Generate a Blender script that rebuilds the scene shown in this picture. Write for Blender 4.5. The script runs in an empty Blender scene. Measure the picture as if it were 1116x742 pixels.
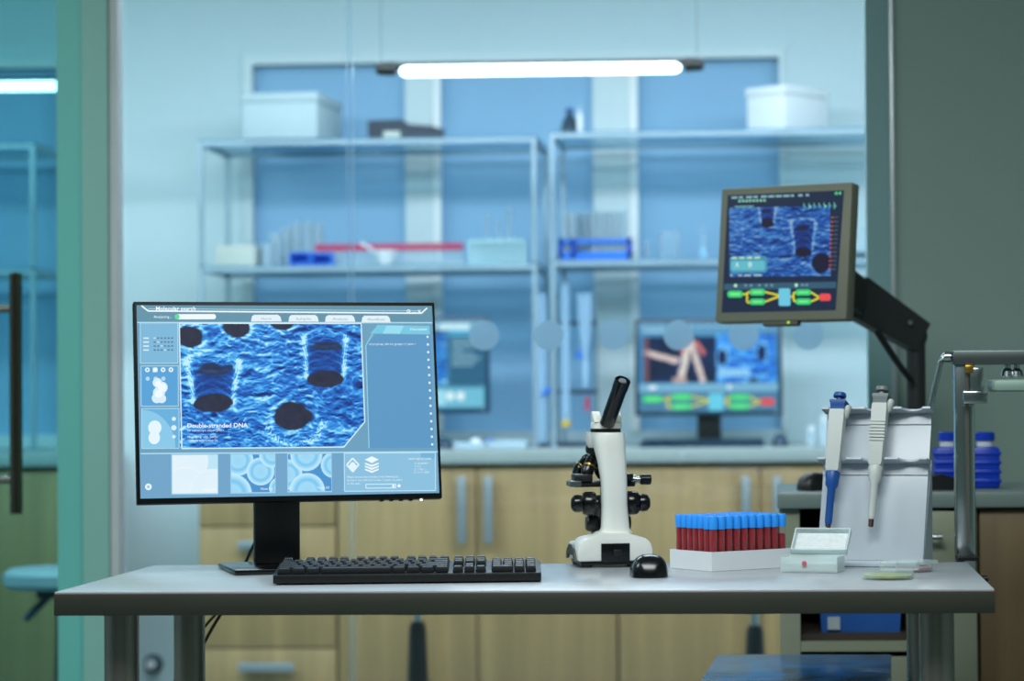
import bpy, bmesh, math, random
import numpy as np
from mathutils import Matrix, Vector, Euler
random.seed(7)
PI = math.pi
D = bpy.data
SC = bpy.context.scene
COL = SC.collection

# ------------------------------------------------------------------ camera
F = 2800.0                       # focal length in pixels of the 1116x742 frame
PX, PY = 700.0, 371.0            # principal point (the photograph is a crop)
CAMZ = 1.086
YAW, PITCH, ROLL = math.atan(150 / F), math.atan(58 / F), math.radians(-0.45)
CR = Matrix.Rotation(YAW, 3, 'Z') @ Matrix.Rotation(PI / 2 + PITCH, 3, 'X') @ Matrix.Rotation(ROLL, 3, 'Z')

def ray(px, py):
    return CR @ Vector(((px - PX) / F, -(py - PY) / F, -1.0))
def at(px, py, Y):
    d = ray(px, py); return Vector((0, 0, CAMZ)) + d * (Y / d.y)
def atz(px, py, z):
    d = ray(px, py); return Vector((0, 0, CAMZ)) + d * ((z - CAMZ) / d.z)
def sz(px, Y):
    return px * Y / F

cam_d = D.cameras.new('camera'); cam = D.objects.new('camera', cam_d); COL.objects.link(cam)
cam.matrix_world = Matrix.Translation((0, 0, CAMZ)) @ CR.to_4x4()
cam_d.sensor_width = 36.0; cam_d.lens = F / 1116 * 36
cam_d.shift_x = -(PX - 558) / 1116; cam_d.shift_y = (PY - 371) / 1116
cam_d.clip_start = 0.05; cam_d.clip_end = 60
cam_d.dof.use_dof = True; cam_d.dof.focus_distance = 4.78; cam_d.dof.aperture_fstop = 3.0
SC.camera = cam

# ------------------------------------------------------------------ materials
def lin(c):
    out = []
    for v in c[:3]:
        v = v / 255.0
        out.append(v / 12.92 if v <= 0.04045 else ((v + 0.055) / 1.055) ** 2.4)
    return out
def mat(name, rgb, rough=0.5, metal=0.0, spec=0.5, vary=0.06, scale=6.0, stretch=(1, 1, 1), bump=0.0, emit=None, coat=0.0):
    m = D.materials.new(name); m.use_nodes = True
    nt = m.node_tree; b = nt.nodes['Principled BSDF']
    c = lin(rgb)
    tc = nt.nodes.new('ShaderNodeTexCoord'); mp = nt.nodes.new('ShaderNodeMapping'); mp.inputs['Scale'].default_value = stretch
    nz = nt.nodes.new('ShaderNodeTexNoise'); nz.inputs['Scale'].default_value = scale; nz.inputs['Detail'].default_value = 4
    rp = nt.nodes.new('ShaderNodeValToRGB')
    rp.color_ramp.elements[0].position = 0.3; rp.color_ramp.elements[1].position = 0.7
    rp.color_ramp.elements[0].color = [v * (1 - vary) for v in c] + [1]
    rp.color_ramp.elements[1].color = [min(1, v * (1 + vary)) for v in c] + [1]
    nt.links.new(tc.outputs['Object'], mp.inputs['Vector']); nt.links.new(mp.outputs['Vector'], nz.inputs['Vector'])
    nt.links.new(nz.outputs['Fac'], rp.inputs['Fac']); nt.links.new(rp.outputs['Color'], b.inputs['Base Color'])
    b.inputs['Roughness'].default_value = rough; b.inputs['Metallic'].default_value = metal
    b.inputs['Specular IOR Level'].default_value = spec
    if coat: b.inputs['Coat Weight'].default_value = coat
    if bump:
        bn = nt.nodes.new('ShaderNodeBump'); bn.inputs['Strength'].default_value = bump; bn.inputs['Distance'].default_value = 0.002
        nt.links.new(nz.outputs['Fac'], bn.inputs['Height']); nt.links.new(bn.outputs['Normal'], b.inputs['Normal'])
    if emit:
        b.inputs['Emission Color'].default_value = lin(emit[0]) + [1]; b.inputs['Emission Strength'].default_value = emit[1]
    return m
def clear(name, tint, solid=0.25, rgb=(235, 245, 248), rough=0.15, edge=0.5):
    """thin see-through plastic or glassware: mostly transmits, partly scatters and reflects"""
    m = D.materials.new(name); m.use_nodes = True
    nt = m.node_tree; b = nt.nodes['Principled BSDF']; out = nt.nodes['Material Output']
    b.inputs['Base Color'].default_value = lin(rgb) + [1]; b.inputs['Roughness'].default_value = rough
    tr = nt.nodes.new('ShaderNodeBsdfTransparent'); tr.inputs['Color'].default_value = lin(tint) + [1]
    lw = nt.nodes.new('ShaderNodeLayerWeight'); lw.inputs['Blend'].default_value = 0.35
    mr = nt.nodes.new('ShaderNodeMapRange'); mr.inputs['To Min'].default_value = solid; mr.inputs['To Max'].default_value = min(1, solid + edge)
    mx = nt.nodes.new('ShaderNodeMixShader')
    nt.links.new(lw.outputs['Facing'], mr.inputs['Value']); nt.links.new(mr.outputs['Result'], mx.inputs['Fac'])
    nt.links.new(tr.outputs['BSDF'], mx.inputs[1]); nt.links.new(b.outputs['BSDF'], mx.inputs[2])
    nt.links.new(mx.outputs['Shader'], out.inputs['Surface'])
    return m
def pane_glass(name, tint, refl=0.06, rough=0.02):
    m = D.materials.new(name); m.use_nodes = True
    nt = m.node_tree; out = nt.nodes['Material Output']; nt.nodes.remove(nt.nodes['Principled BSDF'])
    tr = nt.nodes.new('ShaderNodeBsdfTransparent'); tr.inputs['Color'].default_value = lin(tint) + [1]
    gl = nt.nodes.new('ShaderNodeBsdfGlossy'); gl.inputs['Roughness'].default_value = rough
    lw = nt.nodes.new('ShaderNodeLayerWeight'); lw.inputs['Blend'].default_value = 0.3
    mr = nt.nodes.new('ShaderNodeMapRange'); mr.inputs['To Min'].default_value = refl; mr.inputs['To Max'].default_value = 0.6
    mr.inputs['From Min'].default_value = 0.0
    mx = nt.nodes.new('ShaderNodeMixShader')
    nt.links.new(lw.outputs['Fresnel'], mr.inputs['Value']); nt.links.new(mr.outputs['Result'], mx.inputs['Fac'])
    nt.links.new(tr.outputs['BSDF'], mx.inputs[1]); nt.links.new(gl.outputs['BSDF'], mx.inputs[2])
    nt.links.new(mx.outputs['Shader'], out.inputs['Surface'])
    return m
def frosted(name, rgb):
    """matt film that scatters light from both sides"""
    m = D.materials.new(name); m.use_nodes = True
    nt = m.node_tree; out = nt.nodes['Material Output']; nt.nodes.remove(nt.nodes['Principled BSDF'])
    a = nt.nodes.new('ShaderNodeBsdfDiffuse'); b = nt.nodes.new('ShaderNodeBsdfTranslucent'); mx = nt.nodes.new('ShaderNodeMixShader')
    a.inputs['Color'].default_value = lin(rgb) + [1]; b.inputs['Color'].default_value = lin(rgb) + [1]; mx.inputs['Fac'].default_value = 0.92
    nt.links.new(a.outputs[0], mx.inputs[1]); nt.links.new(b.outputs[0], mx.inputs[2]); tp = nt.nodes.new('ShaderNodeBsdfTransparent'); m2 = nt.nodes.new('ShaderNodeMixShader'); m2.inputs['Fac'].default_value = 0.3
    nt.links.new(mx.outputs[0], m2.inputs[1]); nt.links.new(tp.outputs[0], m2.inputs[2]); nt.links.new(m2.outputs[0], out.inputs['Surface']); return m
def glow(name, rgb, strength):
    m = D.materials.new(name); m.use_nodes = True
    nt = m.node_tree; out = nt.nodes['Material Output']; nt.nodes.remove(nt.nodes['Principled BSDF'])
    e = nt.nodes.new('ShaderNodeEmission'); e.inputs['Color'].default_value = lin(rgb) + [1]; e.inputs['Strength'].default_value = strength
    nt.links.new(e.outputs['Emission'], out.inputs['Surface']); return m
def screen_mat(name, gain):
    m = D.materials.new(name); m.use_nodes = True
    nt = m.node_tree; b = nt.nodes['Principled BSDF']
    a = nt.nodes.new('ShaderNodeAttribute'); a.attribute_name = 'Picture'
    b.inputs['Base Color'].default_value = (0.01, 0.01, 0.012, 1); b.inputs['Roughness'].default_value = 0.35
    b.inputs['Specular IOR Level'].default_value = 0.15
    nt.links.new(a.outputs['Color'], b.inputs['Emission Color']); b.inputs['Emission Strength'].default_value = gain
    return m

W = {}
W['lab_wall'] = mat('lab_wall_paint', (196, 216, 222), 0.75, vary=0.02, scale=1.5)
W['front_wall'] = mat('front_wall_paint', (150, 172, 163), 0.8, vary=0.04, scale=1.2)
W['ceiling'] = mat('ceiling_paint', (205, 215, 216), 0.85, vary=0.02)
W['floor'] = mat('floor_vinyl', (120, 130, 130), 0.35, vary=0.08, scale=3)
W['jamb'] = mat('jamb_paint', (142, 196, 186), 0.55, vary=0.03, scale=2)
W['stile'] = mat('door_stile_paint', (112, 198, 190), 0.5, vary=0.03, scale=2)
W['jamb_dark'] = mat('jamb_grey_paint', (130, 168, 170), 0.55, vary=0.03, scale=2)
W['alu'] = mat('pale_aluminium', (190, 200, 204), 0.35, metal=0.5, vary=0.03)
W['blue_pane'] = mat('blue_frosted_film', (126, 164, 192), 0.6, vary=0.04, scale=0.8, emit=((96, 154, 200), 0.34))
W['mullion'] = mat('window_frame_paint', (206, 222, 226), 0.6, vary=0.02)
W['mullion_white'] = mat('window_edge_paint', (236, 240, 240), 0.5, vary=0.02)
W['glass'] = pane_glass('partition_glass', (238, 247, 248), 0.03)
W['door_glass'] = pane_glass('door_glass', (182, 220, 222), 0.05)
W['dot'] = frosted('frosted_dot_film', (196, 226, 244))
W['steel'] = mat('brushed_steel', (142, 138, 130), 0.26, metal=0.7, vary=0.08, scale=20, stretch=(1, 1, 0.05))
W['chrome'] = mat('polished_chrome', (196, 204, 206), 0.2, metal=1.0, vary=0.03)
W['handle'] = mat('satin_handle', (138, 150, 156), 0.35, metal=0.35, vary=0.03)
W['wood'] = mat('pale_oak_laminate', (150, 127, 86), 0.5, vary=0.16, scale=9, stretch=(3, 3, 0.12))
W['cab_body'] = mat('cabinet_carcass', (138, 118, 80), 0.6, vary=0.08, scale=9, stretch=(3, 3, 0.12))
W['counter'] = mat('grey_green_worktop', (146, 160, 160), 0.45, vary=0.03)
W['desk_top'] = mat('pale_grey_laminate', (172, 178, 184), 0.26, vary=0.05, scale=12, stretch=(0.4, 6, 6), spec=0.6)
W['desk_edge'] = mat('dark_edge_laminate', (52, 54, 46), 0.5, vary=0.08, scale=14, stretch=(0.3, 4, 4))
W['red_line'] = mat('edge_glue_line', (110, 70, 62), 0.5)
W['black'] = mat('black_plastic', (18, 20, 22), 0.4, vary=0.1, scale=40)
W['gloss_black'] = mat('gloss_black_plastic', (10, 11, 13), 0.22, vary=0.1)
W['black_metal'] = mat('black_powder_coat', (24, 27, 29), 0.42, vary=0.1, scale=60)
W['key'] = mat('black_keycap', (17, 20, 25), 0.36, vary=0.1, scale=60)
W['white'] = mat('white_enamel', (232, 234, 228), 0.35, vary=0.02, scale=10)
W['white_plastic'] = mat('white_plastic', (228, 232, 236), 0.42, vary=0.02)
W['acrylic'] = mat('white_acrylic', (186, 195, 204), 0.3, vary=0.02)
W['gold'] = mat('brass_ring', (190, 150, 70), 0.3, metal=0.9)
W['cap_blue'] = mat('blue_cap_plastic', (44, 156, 252), 0.4, vary=0.04, scale=60)
W['blood'] = mat('dark_red_blood', (150, 6, 26), 0.18, vary=0.12, scale=50, coat=0.3)
W['tube_glass'] = clear('clear_tube', (252, 248, 248), 0.02, edge=.12)
W['pip_blue'] = mat('pipette_blue_plastic', (22, 78, 150), 0.4)
W['pip_body'] = mat('pipette_grey_white', (196, 202, 198), 0.42, vary=0.03)
W['pip_grey'] = mat('pipette_grey_plastic', (118, 126, 128), 0.4)
W['tip_dark'] = mat('dark_maroon_tip', (58, 22, 26), 0.4)
W['frost'] = clear('frosted_box_plastic', (238, 248, 248), 0.42, (240, 248, 248), 0.25)
W['petri'] = clear('petri_plastic', (242, 248, 248), 0.06, (235, 244, 244))
W['agar_yellow'] = mat('yellow_agar', (190, 184, 92), 0.3, vary=0.25, scale=40)
W['agar_pink'] = mat('pink_agar', (208, 96, 112), 0.3, vary=0.15, scale=30)
W['slides'] = mat('slide_rack_white', (222, 228, 230), 0.5, vary=0.08, scale=120)
W['bezel_grey'] = mat('grey_green_bezel', (122, 124, 108), 0.5, vary=0.04)
W['bezel_side'] = mat('dark_bezel_side', (84, 86, 76), 0.5)
W['arm_black'] = mat('arm_dark_grey', (44, 48, 48), 0.5)
W['cream'] = mat('cream_grey_laminate', (146, 152, 130), 0.55, vary=0.03)
W['grey_top'] = mat('grey_green_slab', (118, 134, 130), 0.4, vary=0.05)
W['brown'] = mat('dark_brown_wood', (118, 98, 66), 0.5, vary=0.12, scale=8, stretch=(4, 4, 0.15))
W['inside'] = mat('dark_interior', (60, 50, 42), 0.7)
W['royal'] = mat('royal_blue_plastic', (8, 62, 196), 0.35, vary=0.08)
W['bin_blue'] = mat('navy_blue_plastic', (40, 92, 168), 0.4, vary=0.08)
W['clearware'] = clear('lab_glassware', (226, 240, 246), 0.18, (226, 240, 248))
W['milky'] = clear('milky_plastic', (220, 236, 244), 0.45, (216, 234, 242), 0.4)
W['shelf_glass'] = clear('shelf_glass', (226, 240, 246), 0.16, (170, 215, 235), 0.25, edge=.16)
W['rail'] = mat('shelf_frame_aluminium', (142, 166, 180), 0.4, metal=0.25)
W['red_cap'] = mat('red_cap_plastic', (206, 60, 104), 0.45)
W['rack_blue'] = mat('rack_blue_plastic', (30, 118, 232), 0.4)
W['card_white'] = mat('white_carton', (226, 232, 236), 0.6, vary=0.02)
W['card_grey'] = mat('grey_white_carton', (176, 196, 204), 0.6, vary=0.02)
W['card_cream'] = mat('cream_carton', (196, 204, 196), 0.65, vary=0.03)
W['navy'] = mat('navy_black_case', (14, 40, 62), 0.45)
W['dark_teal'] = mat('dark_teal_plastic', (16, 52, 76), 0.45)
W['burette'] = clear('burette_tube', (200, 230, 248), 0.5, (196, 228, 250), 0.25)
W['yellow'] = mat('yellow_tap', (228, 190, 60), 0.45)
W['red'] = mat('red_liquid', (190, 60, 90), 0.4)
W['lamp'] = glow('cold_tube_glow', (236, 250, 255), 8.0)
W['led'] = glow('white_power_light', (225, 240, 255), 2.0)
W['led_green'] = glow('green_power_light', (190, 240, 60), 1.2)
W['seat_white'] = mat('white_vinyl_seat', (158, 170, 178), 0.45)

# ------------------------------------------------------------------ mesh builder
class MB:
    def __init__(s): s.bm = bmesh.new()
    def _merge(s, t, M=None):
        if M is not None: t.transform(M)
        me = D.meshes.new('tmp'); t.to_mesh(me); t.free(); s.bm.from_mesh(me); D.meshes.remove(me); return s
    def box(s, c, size, rot=(0, 0, 0), bev=0.0, seg=2):
        t = bmesh.new(); bmesh.ops.create_cube(t, size=1.0)
        for v in t.verts: v.co = Vector((v.co.x * size[0], v.co.y * size[1], v.co.z * size[2]))
        if bev: bmesh.ops.bevel(t, geom=t.edges[:], offset=bev, segments=seg, affect='EDGES', profile=0.5)
        return s._merge(t, Matrix.Translation(c) @ Euler(rot).to_matrix().to_4x4())
    def bx(s, x0, x1, y0, y1, z0, z1, bev=0.0):
        return s.box(((x0 + x1) / 2, (y0 + y1) / 2, (z0 + z1) / 2), (abs(x1 - x0), abs(y1 - y0), abs(z1 - z0)), bev=bev)
    def lathe(s, prof, M=None, seg=24):
        t = bmesh.new(); rings = []
        for r, z in prof:
            if r < 1e-6: rings.append([t.verts.new((0, 0, z))])
            else: rings.append([t.verts.new((r * math.cos(2 * PI * k / seg), r * math.sin(2 * PI * k / seg), z)) for k in range(seg)])
        for a, b in zip(rings, rings[1:]):
            for k in range(seg):
                j = (k + 1) % seg
                f = [a[0] if len(a) == 1 else a[k], None if len(a) == 1 else a[j], None if len(b) == 1 else b[j], b[0] if len(b) == 1 else b[k]]
                f = [v for v in f if v is not None]
                if len(f) >= 3:
                    try: t.faces.new(f)
                    except ValueError: pass
        if len(rings[0]) > 1: t.faces.new(rings[0][::-1])
        if len(rings[-1]) > 1: t.faces.new(rings[-1])
        return s._merge(t, M)
    def cyl(s, p0, p1, r0, r1=None, seg=20, bev=0.0):
        p0, p1 = Vector(p0), Vector(p1); r1 = r0 if r1 is None else r1
        d = p1 - p0; L = d.length
        M = Matrix.Translation(p0) @ d.to_track_quat('Z', 'Y').to_matrix().to_4x4()
        pr = [(r0, 0), (r1, L)] if not bev else [(r0 - bev, 0), (r0, bev), (r1, L - bev), (r1 - bev, L)]
        return s.lathe(pr, M, seg)
    def axis(s, p0, p1, prof, seg=24):
        """lathe profile (radius, distance along p0->p1)"""
        p0, p1 = Vector(p0), Vector(p1)
        M = Matrix.Translation(p0) @ (p1 - p0).to_track_quat('Z', 'Y').to_matrix().to_4x4()
        return s.lathe(prof, M, seg)
    def loft(s, rings):
        t = bmesh.new(); R = [[t.verts.new(p) for p in r] for r in rings]
        n = len(R[0])
        for a, b in zip(R, R[1:]):
            for k in range(n): t.faces.new((a[k], a[(k + 1) % n], b[(k + 1) % n], b[k]))
        t.faces.new(R[0][::-1]); t.faces.new(R[-1])
        return s._merge(t)
    def prism(s, poly, d0, d1, M=None, bev=0.0):
        """poly in local xy, extruded along local z"""
        t = bmesh.new()
        a = [t.verts.new((x, y, d0)) for x, y in poly]; b = [t.verts.new((x, y, d1)) for x, y in poly]; n = len(poly)
        for k in range(n): t.faces.new((a[k], a[(k + 1) % n], b[(k + 1) % n], b[k]))
        t.faces.new(a[::-1]); t.faces.new(b)
        if bev:
            es = [e for e in t.edges if e.calc_length() > bev * 2.2]
            bmesh.ops.bevel(t, geom=es, offset=bev, segments=2, affect='EDGES', profile=0.5)
        return s._merge(t, M)
    def tube(s, pts, r, seg=10):
        pts = [Vector(p) for p in pts]; rings = []
        up = Vector((0, 0, 1))
        for i, p in enumerate(pts):
            d = (pts[min(i + 1, len(pts) - 1)] - pts[max(i - 1, 0)]).normalized()
            a = d.cross(up) if abs(d.dot(up)) < 0.95 else d.cross(Vector((0, 1, 0)))
            a.normalize(); b = d.cross(a)
            rings.append([p + (a * math.cos(2 * PI * k / seg) + b * math.sin(2 * PI * k / seg)) * r for k in range(seg)])
        return s.loft(rings)
    def ball(s, c, r, scale=(1, 1, 1), seg=20):
        t = bmesh.new(); bmesh.ops.create_uvsphere(t, u_segments=seg, v_segments=seg // 2, radius=r)
        return s._merge(t, Matrix.Translation(c) @ Matrix.Diagonal((*scale, 1)))
    def build(s, name, m, parent=None, ang=32, loc=None):
        bm = s.bm
        bmesh.ops.recalc_face_normals(bm, faces=bm.faces[:])
        for f in bm.faces: f.smooth = True
        a = math.radians(ang)
        for e in bm.edges:
            if len(e.link_faces) == 2: e.smooth = e.calc_face_angle(0) < a
        me = D.meshes.new(name); bm.to_mesh(me); bm.free()
        me.materials.append(m)
        o = D.objects.new(name, me); COL.objects.link(o)
        if parent: o.parent = parent
        if loc is not None: o.location = loc
        return o

def recenter(o, pt):
    """give a mesh its own origin at pt without moving it"""
    o.data.transform(Matrix.Translation(-Vector(pt))); o.location = pt; return o
def tag(o, label, cat, group=None):
    o['label'] = label; o['category'] = cat
    if group: o['group'] = group
    return o
def thing(name, label, cat, loc=(0, 0, 0), rz=0.0, group=None):
    o = D.objects.new(name, None); o.empty_display_size = 0.05; COL.objects.link(o)
    o.location = loc; o.rotation_euler = (0, 0, rz); return tag(o, label, cat, group)
def struct(o): o['kind'] = 'structure'; return o
def copy_tree(o, parent=None):
    c = o.copy(); COL.objects.link(c)
    if parent: c.parent = parent
    for ch in list(o.children): copy_tree(ch, c)
    return c
def bez(p0, p1, p2, p3, n=14):
    P = [Vector(p) for p in (p0, p1, p2, p3)]
    return [P[0] * (1 - t) ** 3 + P[1] * 3 * t * (1 - t) ** 2 + P[2] * 3 * t * t * (1 - t) + P[3] * t ** 3 for t in [k / n for k in range(n + 1)]]

# ------------------------------------------------------------------ pictures on the screens
def vnoise(x, y, seed):
    rs = np.random.RandomState(seed); g = rs.rand(64, 64)
    xi = np.floor(x).astype(int); yi = np.floor(y).astype(int); fx = x - xi; fy = y - yi
    fx = fx * fx * (3 - 2 * fx); fy = fy * fy * (3 - 2 * fy)
    a = g[yi % 64, xi % 64]; b = g[yi % 64, (xi + 1) % 64]; c = g[(yi + 1) % 64, xi % 64]; d = g[(yi + 1) % 64, (xi + 1) % 64]
    return (a * (1 - fx) + b * fx) * (1 - fy) + (c * (1 - fx) + d * fx) * fy
def fbm(x, y, seed, o=4):
    s = 0; a = 0.5; t = 0
    for k in range(o):
        s = s + a * vnoise(x, y, seed + k); t += a; a *= 0.5; x = x * 2.03 + 3.1; y = y * 2.03 + 1.7
    return s / t
def ramp(t, stops):
    xs = [p for p, _ in stops]; return np.stack([np.interp(t, xs, [c[k] for _, c in stops]) for k in range(3)], -1)
def pores(x, y, holes, dark=(40, 44, 66), freq=1.0, bright=1.0):
    """blue pore surface: x,y in units of picture height, y down; returns sRGB 0..255"""
    wx = x + 0.05 * (fbm(x * 7, y * 7, 5) - 0.5); wy = y + 0.10 * (fbm(x * 5 * freq, y * 5 * freq, 9) - 0.5)
    e = 0.006
    def h(px, py): return 0.72 * fbm(px * 9 * freq, py * 17 * freq, 21, 3) + 0.28 * fbm(px * 19 * freq, py * 36 * freq, 33, 2)
    g = (h(wx, wy + e) - h(wx, wy - e)) / (2 * e)
    t = 0.47 + g * 0.026 / freq + 0.30 * (fbm(x * 3, y * 3, 77, 2) - 0.5)
    rg = 1 - np.abs(2 * fbm(wx * 9 * freq, wy * 19 * freq, 55, 3) - 1)
    t = t + 0.24 * np.clip(rg - 0.82, 0, 1) / 0.18
    dk = np.zeros_like(t)
    for hd in holes:
        if hd[0] == 'blob':
            _, cx, cy, rx, ry = hd
            q = np.sqrt(((x - cx) / rx) ** 2 + ((y - cy) / ry) ** 2) + 0.42 * (fbm(x * 11, y * 13, 91, 3) - 0.5)
            dk = np.maximum(dk, np.clip((1.04 - q) / 0.10, 0, 1))
            t = t + 0.26 * np.exp(-((q - 1.2) / 0.13) ** 2) * (0.5 + fbm(x * 30, y * 30, 13, 2))
        elif hd[0] == 'rim':
            _, cx, cy, rx, ry = hd
            a = np.arctan2((y - cy) / ry, (x - cx) / rx)
            q = np.sqrt(((x - cx) / rx) ** 2 + ((y - cy) / ry) ** 2)
            w = np.clip((y - cy) / ry + 0.55, 0, 1)
            fil = np.abs(np.sin(a * 11 + 16 * fbm(x * 16, y * 16, 3, 3) + q * 9)); w = w * (0.35 + 0.9 * np.abs(np.cos(a)))
            t = t + w * np.exp(-((q - 1.12) / 0.16) ** 2) * (0.1 + 0.55 * fil ** 3)
        else:
            _, cx, ct, rt, cb, rb, eb = hd
            v = (y - ct) / (cb - ct); vv = np.clip(v, 0, 1)
            wd = rt * (1 - vv) ** 1.3 + rb * (1 - (1 - vv) ** 1.3)
            u = (x - cx) / wd
            ins = np.clip((1.02 - np.abs(u)) / 0.12, 0, 1) * np.clip((v + 0.06) / 0.12, 0, 1) * np.clip((1.05 - v) / 0.1, 0, 1)
            arcs = np.sin((v - 0.22 * u * u) * 26 + 4 * fbm(x * 12, y * 12, 8, 2))
            t = t * (1 - 0.72 * ins) + ins * (0.10 + 0.20 * np.clip(arcs, 0, 1) * (0.4 + u * u))
            side = np.exp(-((np.abs(u) - 1.0 - 0.10 * v * v) / 0.15) ** 2) * np.clip((v + 0.22) / 0.15, 0, 1) * np.clip((1.15 - v) / 0.2, 0, 1)
            t = t + side * (0.22 + 0.40 * np.abs(np.sin(v * 9 + np.abs(u) * 26 + 7 * fbm(x * 15, y * 15, 4, 2))) ** 1.5)
            rim = np.exp(-((np.sqrt(((x - cx) / rt) ** 2 + ((y - ct + 0.02) / (rt * 0.42)) ** 2) - 1) / 0.12) ** 2)
            t = t + 0.22 * rim
            q = np.sqrt(((x - cx) / rb) ** 2 + ((y - cb) / eb) ** 2) + 0.36 * (fbm(x * 12, y * 15, 92, 3) - 0.5)
            dk = np.maximum(dk, np.clip((1.05 - q) / 0.1, 0, 1))
            q2 = np.sqrt(((x - cx) / (rt * 0.72)) ** 2 + ((y - ct - 0.05) / (rt * 0.24)) ** 2) + 0.9 * (fbm(x * 12, y * 22, 93, 2) - 0.5)
            dk = np.maximum(dk, 0.75 * np.clip((1.0 - q2) / 0.2, 0, 1))
    c = ramp(np.clip(t, 0, 1) * bright, [(0, (14, 30, 84)), (0.22, (18, 58, 134)), (0.45, (32, 104, 196)), (0.62, (56, 150, 230)), (0.8, (112, 202, 250)), (1, (190, 240, 255))])
    dc = np.array(dark) * (0.85 + 0.3 * fbm(x * 20, y * 20, 61, 2))[..., None]
    return c * (1 - dk[..., None]) + dc * dk[..., None]

class Screen:
    """one flat luminous mesh: filled shapes, lettering and pictures with a colour per face; local x right, z up, front is -y"""
    def __init__(s, w, h, W_, H_):
        s.w, s.h, s.W, s.H = w, h, W_, H_; s.v = []; s.f = []; s.c = []; s.map = lambda x, y: (x, y)
    def pt(s, x, y, lay):
        x, y = s.map(x, y); return ((x / s.W - 0.5) * s.w, -0.00025 * lay, (0.5 - y / s.H) * s.h)
    def poly(s, pts, rgb, lay=1):
        n = len(s.v); s.v += [s.pt(x, y, lay) for x, y in pts]; s.f.append(tuple(range(n, n + len(pts)))); s.c.append(lin(rgb))
    def rect(s, x0, y0, x1, y1, rgb, lay=1): s.poly([(x0, y0), (x1, y0), (x1, y1), (x0, y1)], rgb, lay)
    def rrect(s, x0, y0, x1, y1, r, rgb, lay=1):
        P = []
        for cx, cy, a in ((x1 - r, y0 + r, -90), (x1 - r, y1 - r, 0), (x0 + r, y1 - r, 90), (x0 + r, y0 + r, 180)):
            for k in range(6):
                q = math.radians(a + 18 * k); P.append((cx + r * math.cos(q), cy + r * math.sin(q)))
        s.poly(P, rgb, lay)
    def disc(s, cx, cy, r, rgb, lay=2, ry=None, n=20): s.poly([(cx + r * math.cos(2 * PI * k / n), cy + (ry or r) * math.sin(2 * PI * k / n)) for k in range(n)], rgb, lay)
    def line(s, pts, wd, rgb, lay=2):
        for (x0, y0), (x1, y1) in zip(pts, pts[1:]):
            L = math.hypot(x1 - x0, y1 - y0) or 1; nx, ny = -(y1 - y0) / L * wd / 2, (x1 - x0) / L * wd / 2
            s.poly([(x0 + nx, y0 + ny), (x1 + nx, y1 + ny), (x1 - nx, y1 - ny), (x0 - nx, y0 - ny)], rgb, lay)
    def frame(s, x0, y0, x1, y1, wd, rgb, lay=2): s.line([(x0, y0), (x1, y0), (x1, y1), (x0, y1), (x0, y0)], wd, rgb, lay)
    def text(s, x, y, body, width, height, rgb, lay=3):
        """left edge x, baseline y, total width, cap height in screen units"""
        cu = D.curves.new('lettering', 'FONT'); cu.body = body; cu.resolution_u = 2
        if height > 11: cu.offset = 0.012
        o = D.objects.new('lettering', cu); COL.objects.link(o)
        dg = bpy.context.evaluated_depsgraph_get(); dg.update(); ev = o.evaluated_get(dg); me = ev.to_mesh()
        co = [(v.co.x, v.co.y) for v in me.vertices]; fs = [tuple(p.vertices) for p in me.polygons]
        ev.to_mesh_clear(); D.objects.remove(o); D.curves.remove(cu)
        if not co: return
        x0 = min(c[0] for c in co); x1 = max(c[0] for c in co)
        kx = width / (x1 - x0); ky = height / 0.7
        n = len(s.v); s.v += [s.pt(x + (a - x0) * kx, y - b * ky, lay) for a, b in co]
        for f in fs: s.f.append(tuple(i + n for i in f)); s.c.append(lin(rgb))
    def patch(s, x0, y0, x1, y1, nx, ny, fn, lay=2, keep=None):
        xs = np.linspace(x0, x1, nx + 1); ys = np.linspace(y0, y1, ny + 1)
        cx, cy = np.meshgrid((xs[:-1] + xs[1:]) / 2, (ys[:-1] + ys[1:]) / 2)
        rgb = np.clip(fn((cx - x0) / (y1 - y0), (cy - y0) / (y1 - y0)), 0, 255) / 255
        L = np.where(rgb <= 0.04045, rgb / 12.92, ((rgb + 0.055) / 1.055) ** 2.4)
        n = len(s.v)
        for y in ys:
            for x in xs: s.v.append(s.pt(x, y, lay))
        for j in range(ny):
            for i in range(nx):
                if keep and not keep(cx[j, i], cy[j, i]): continue
                a = n + j * (nx + 1) + i
                s.f.append((a, a + 1, a + nx + 2, a + nx + 1)); s.c.append(tuple(L[j, i]))
    def build(s, name, m, parent, loc=(0, 0, 0)):
        me = D.meshes.new(name)
        fs = [f[::-1] for f in s.f]
        me.from_pydata(s.v, [], fs); me.update()
        at_ = me.color_attributes.new('Picture', 'FLOAT_COLOR', 'CORNER')
        buf = np.ones((len(me.loops), 4), dtype=np.float32); k = 0
        for f, c in zip(fs, s.c):
            buf[k:k + len(f), :3] = c; k += len(f)
        at_.data.foreach_set('color', buf.ravel())
        me.materials.append(m)
        o = D.objects.new(name, me); COL.objects.link(o); o.parent = parent; o.location = loc
        return o

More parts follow.
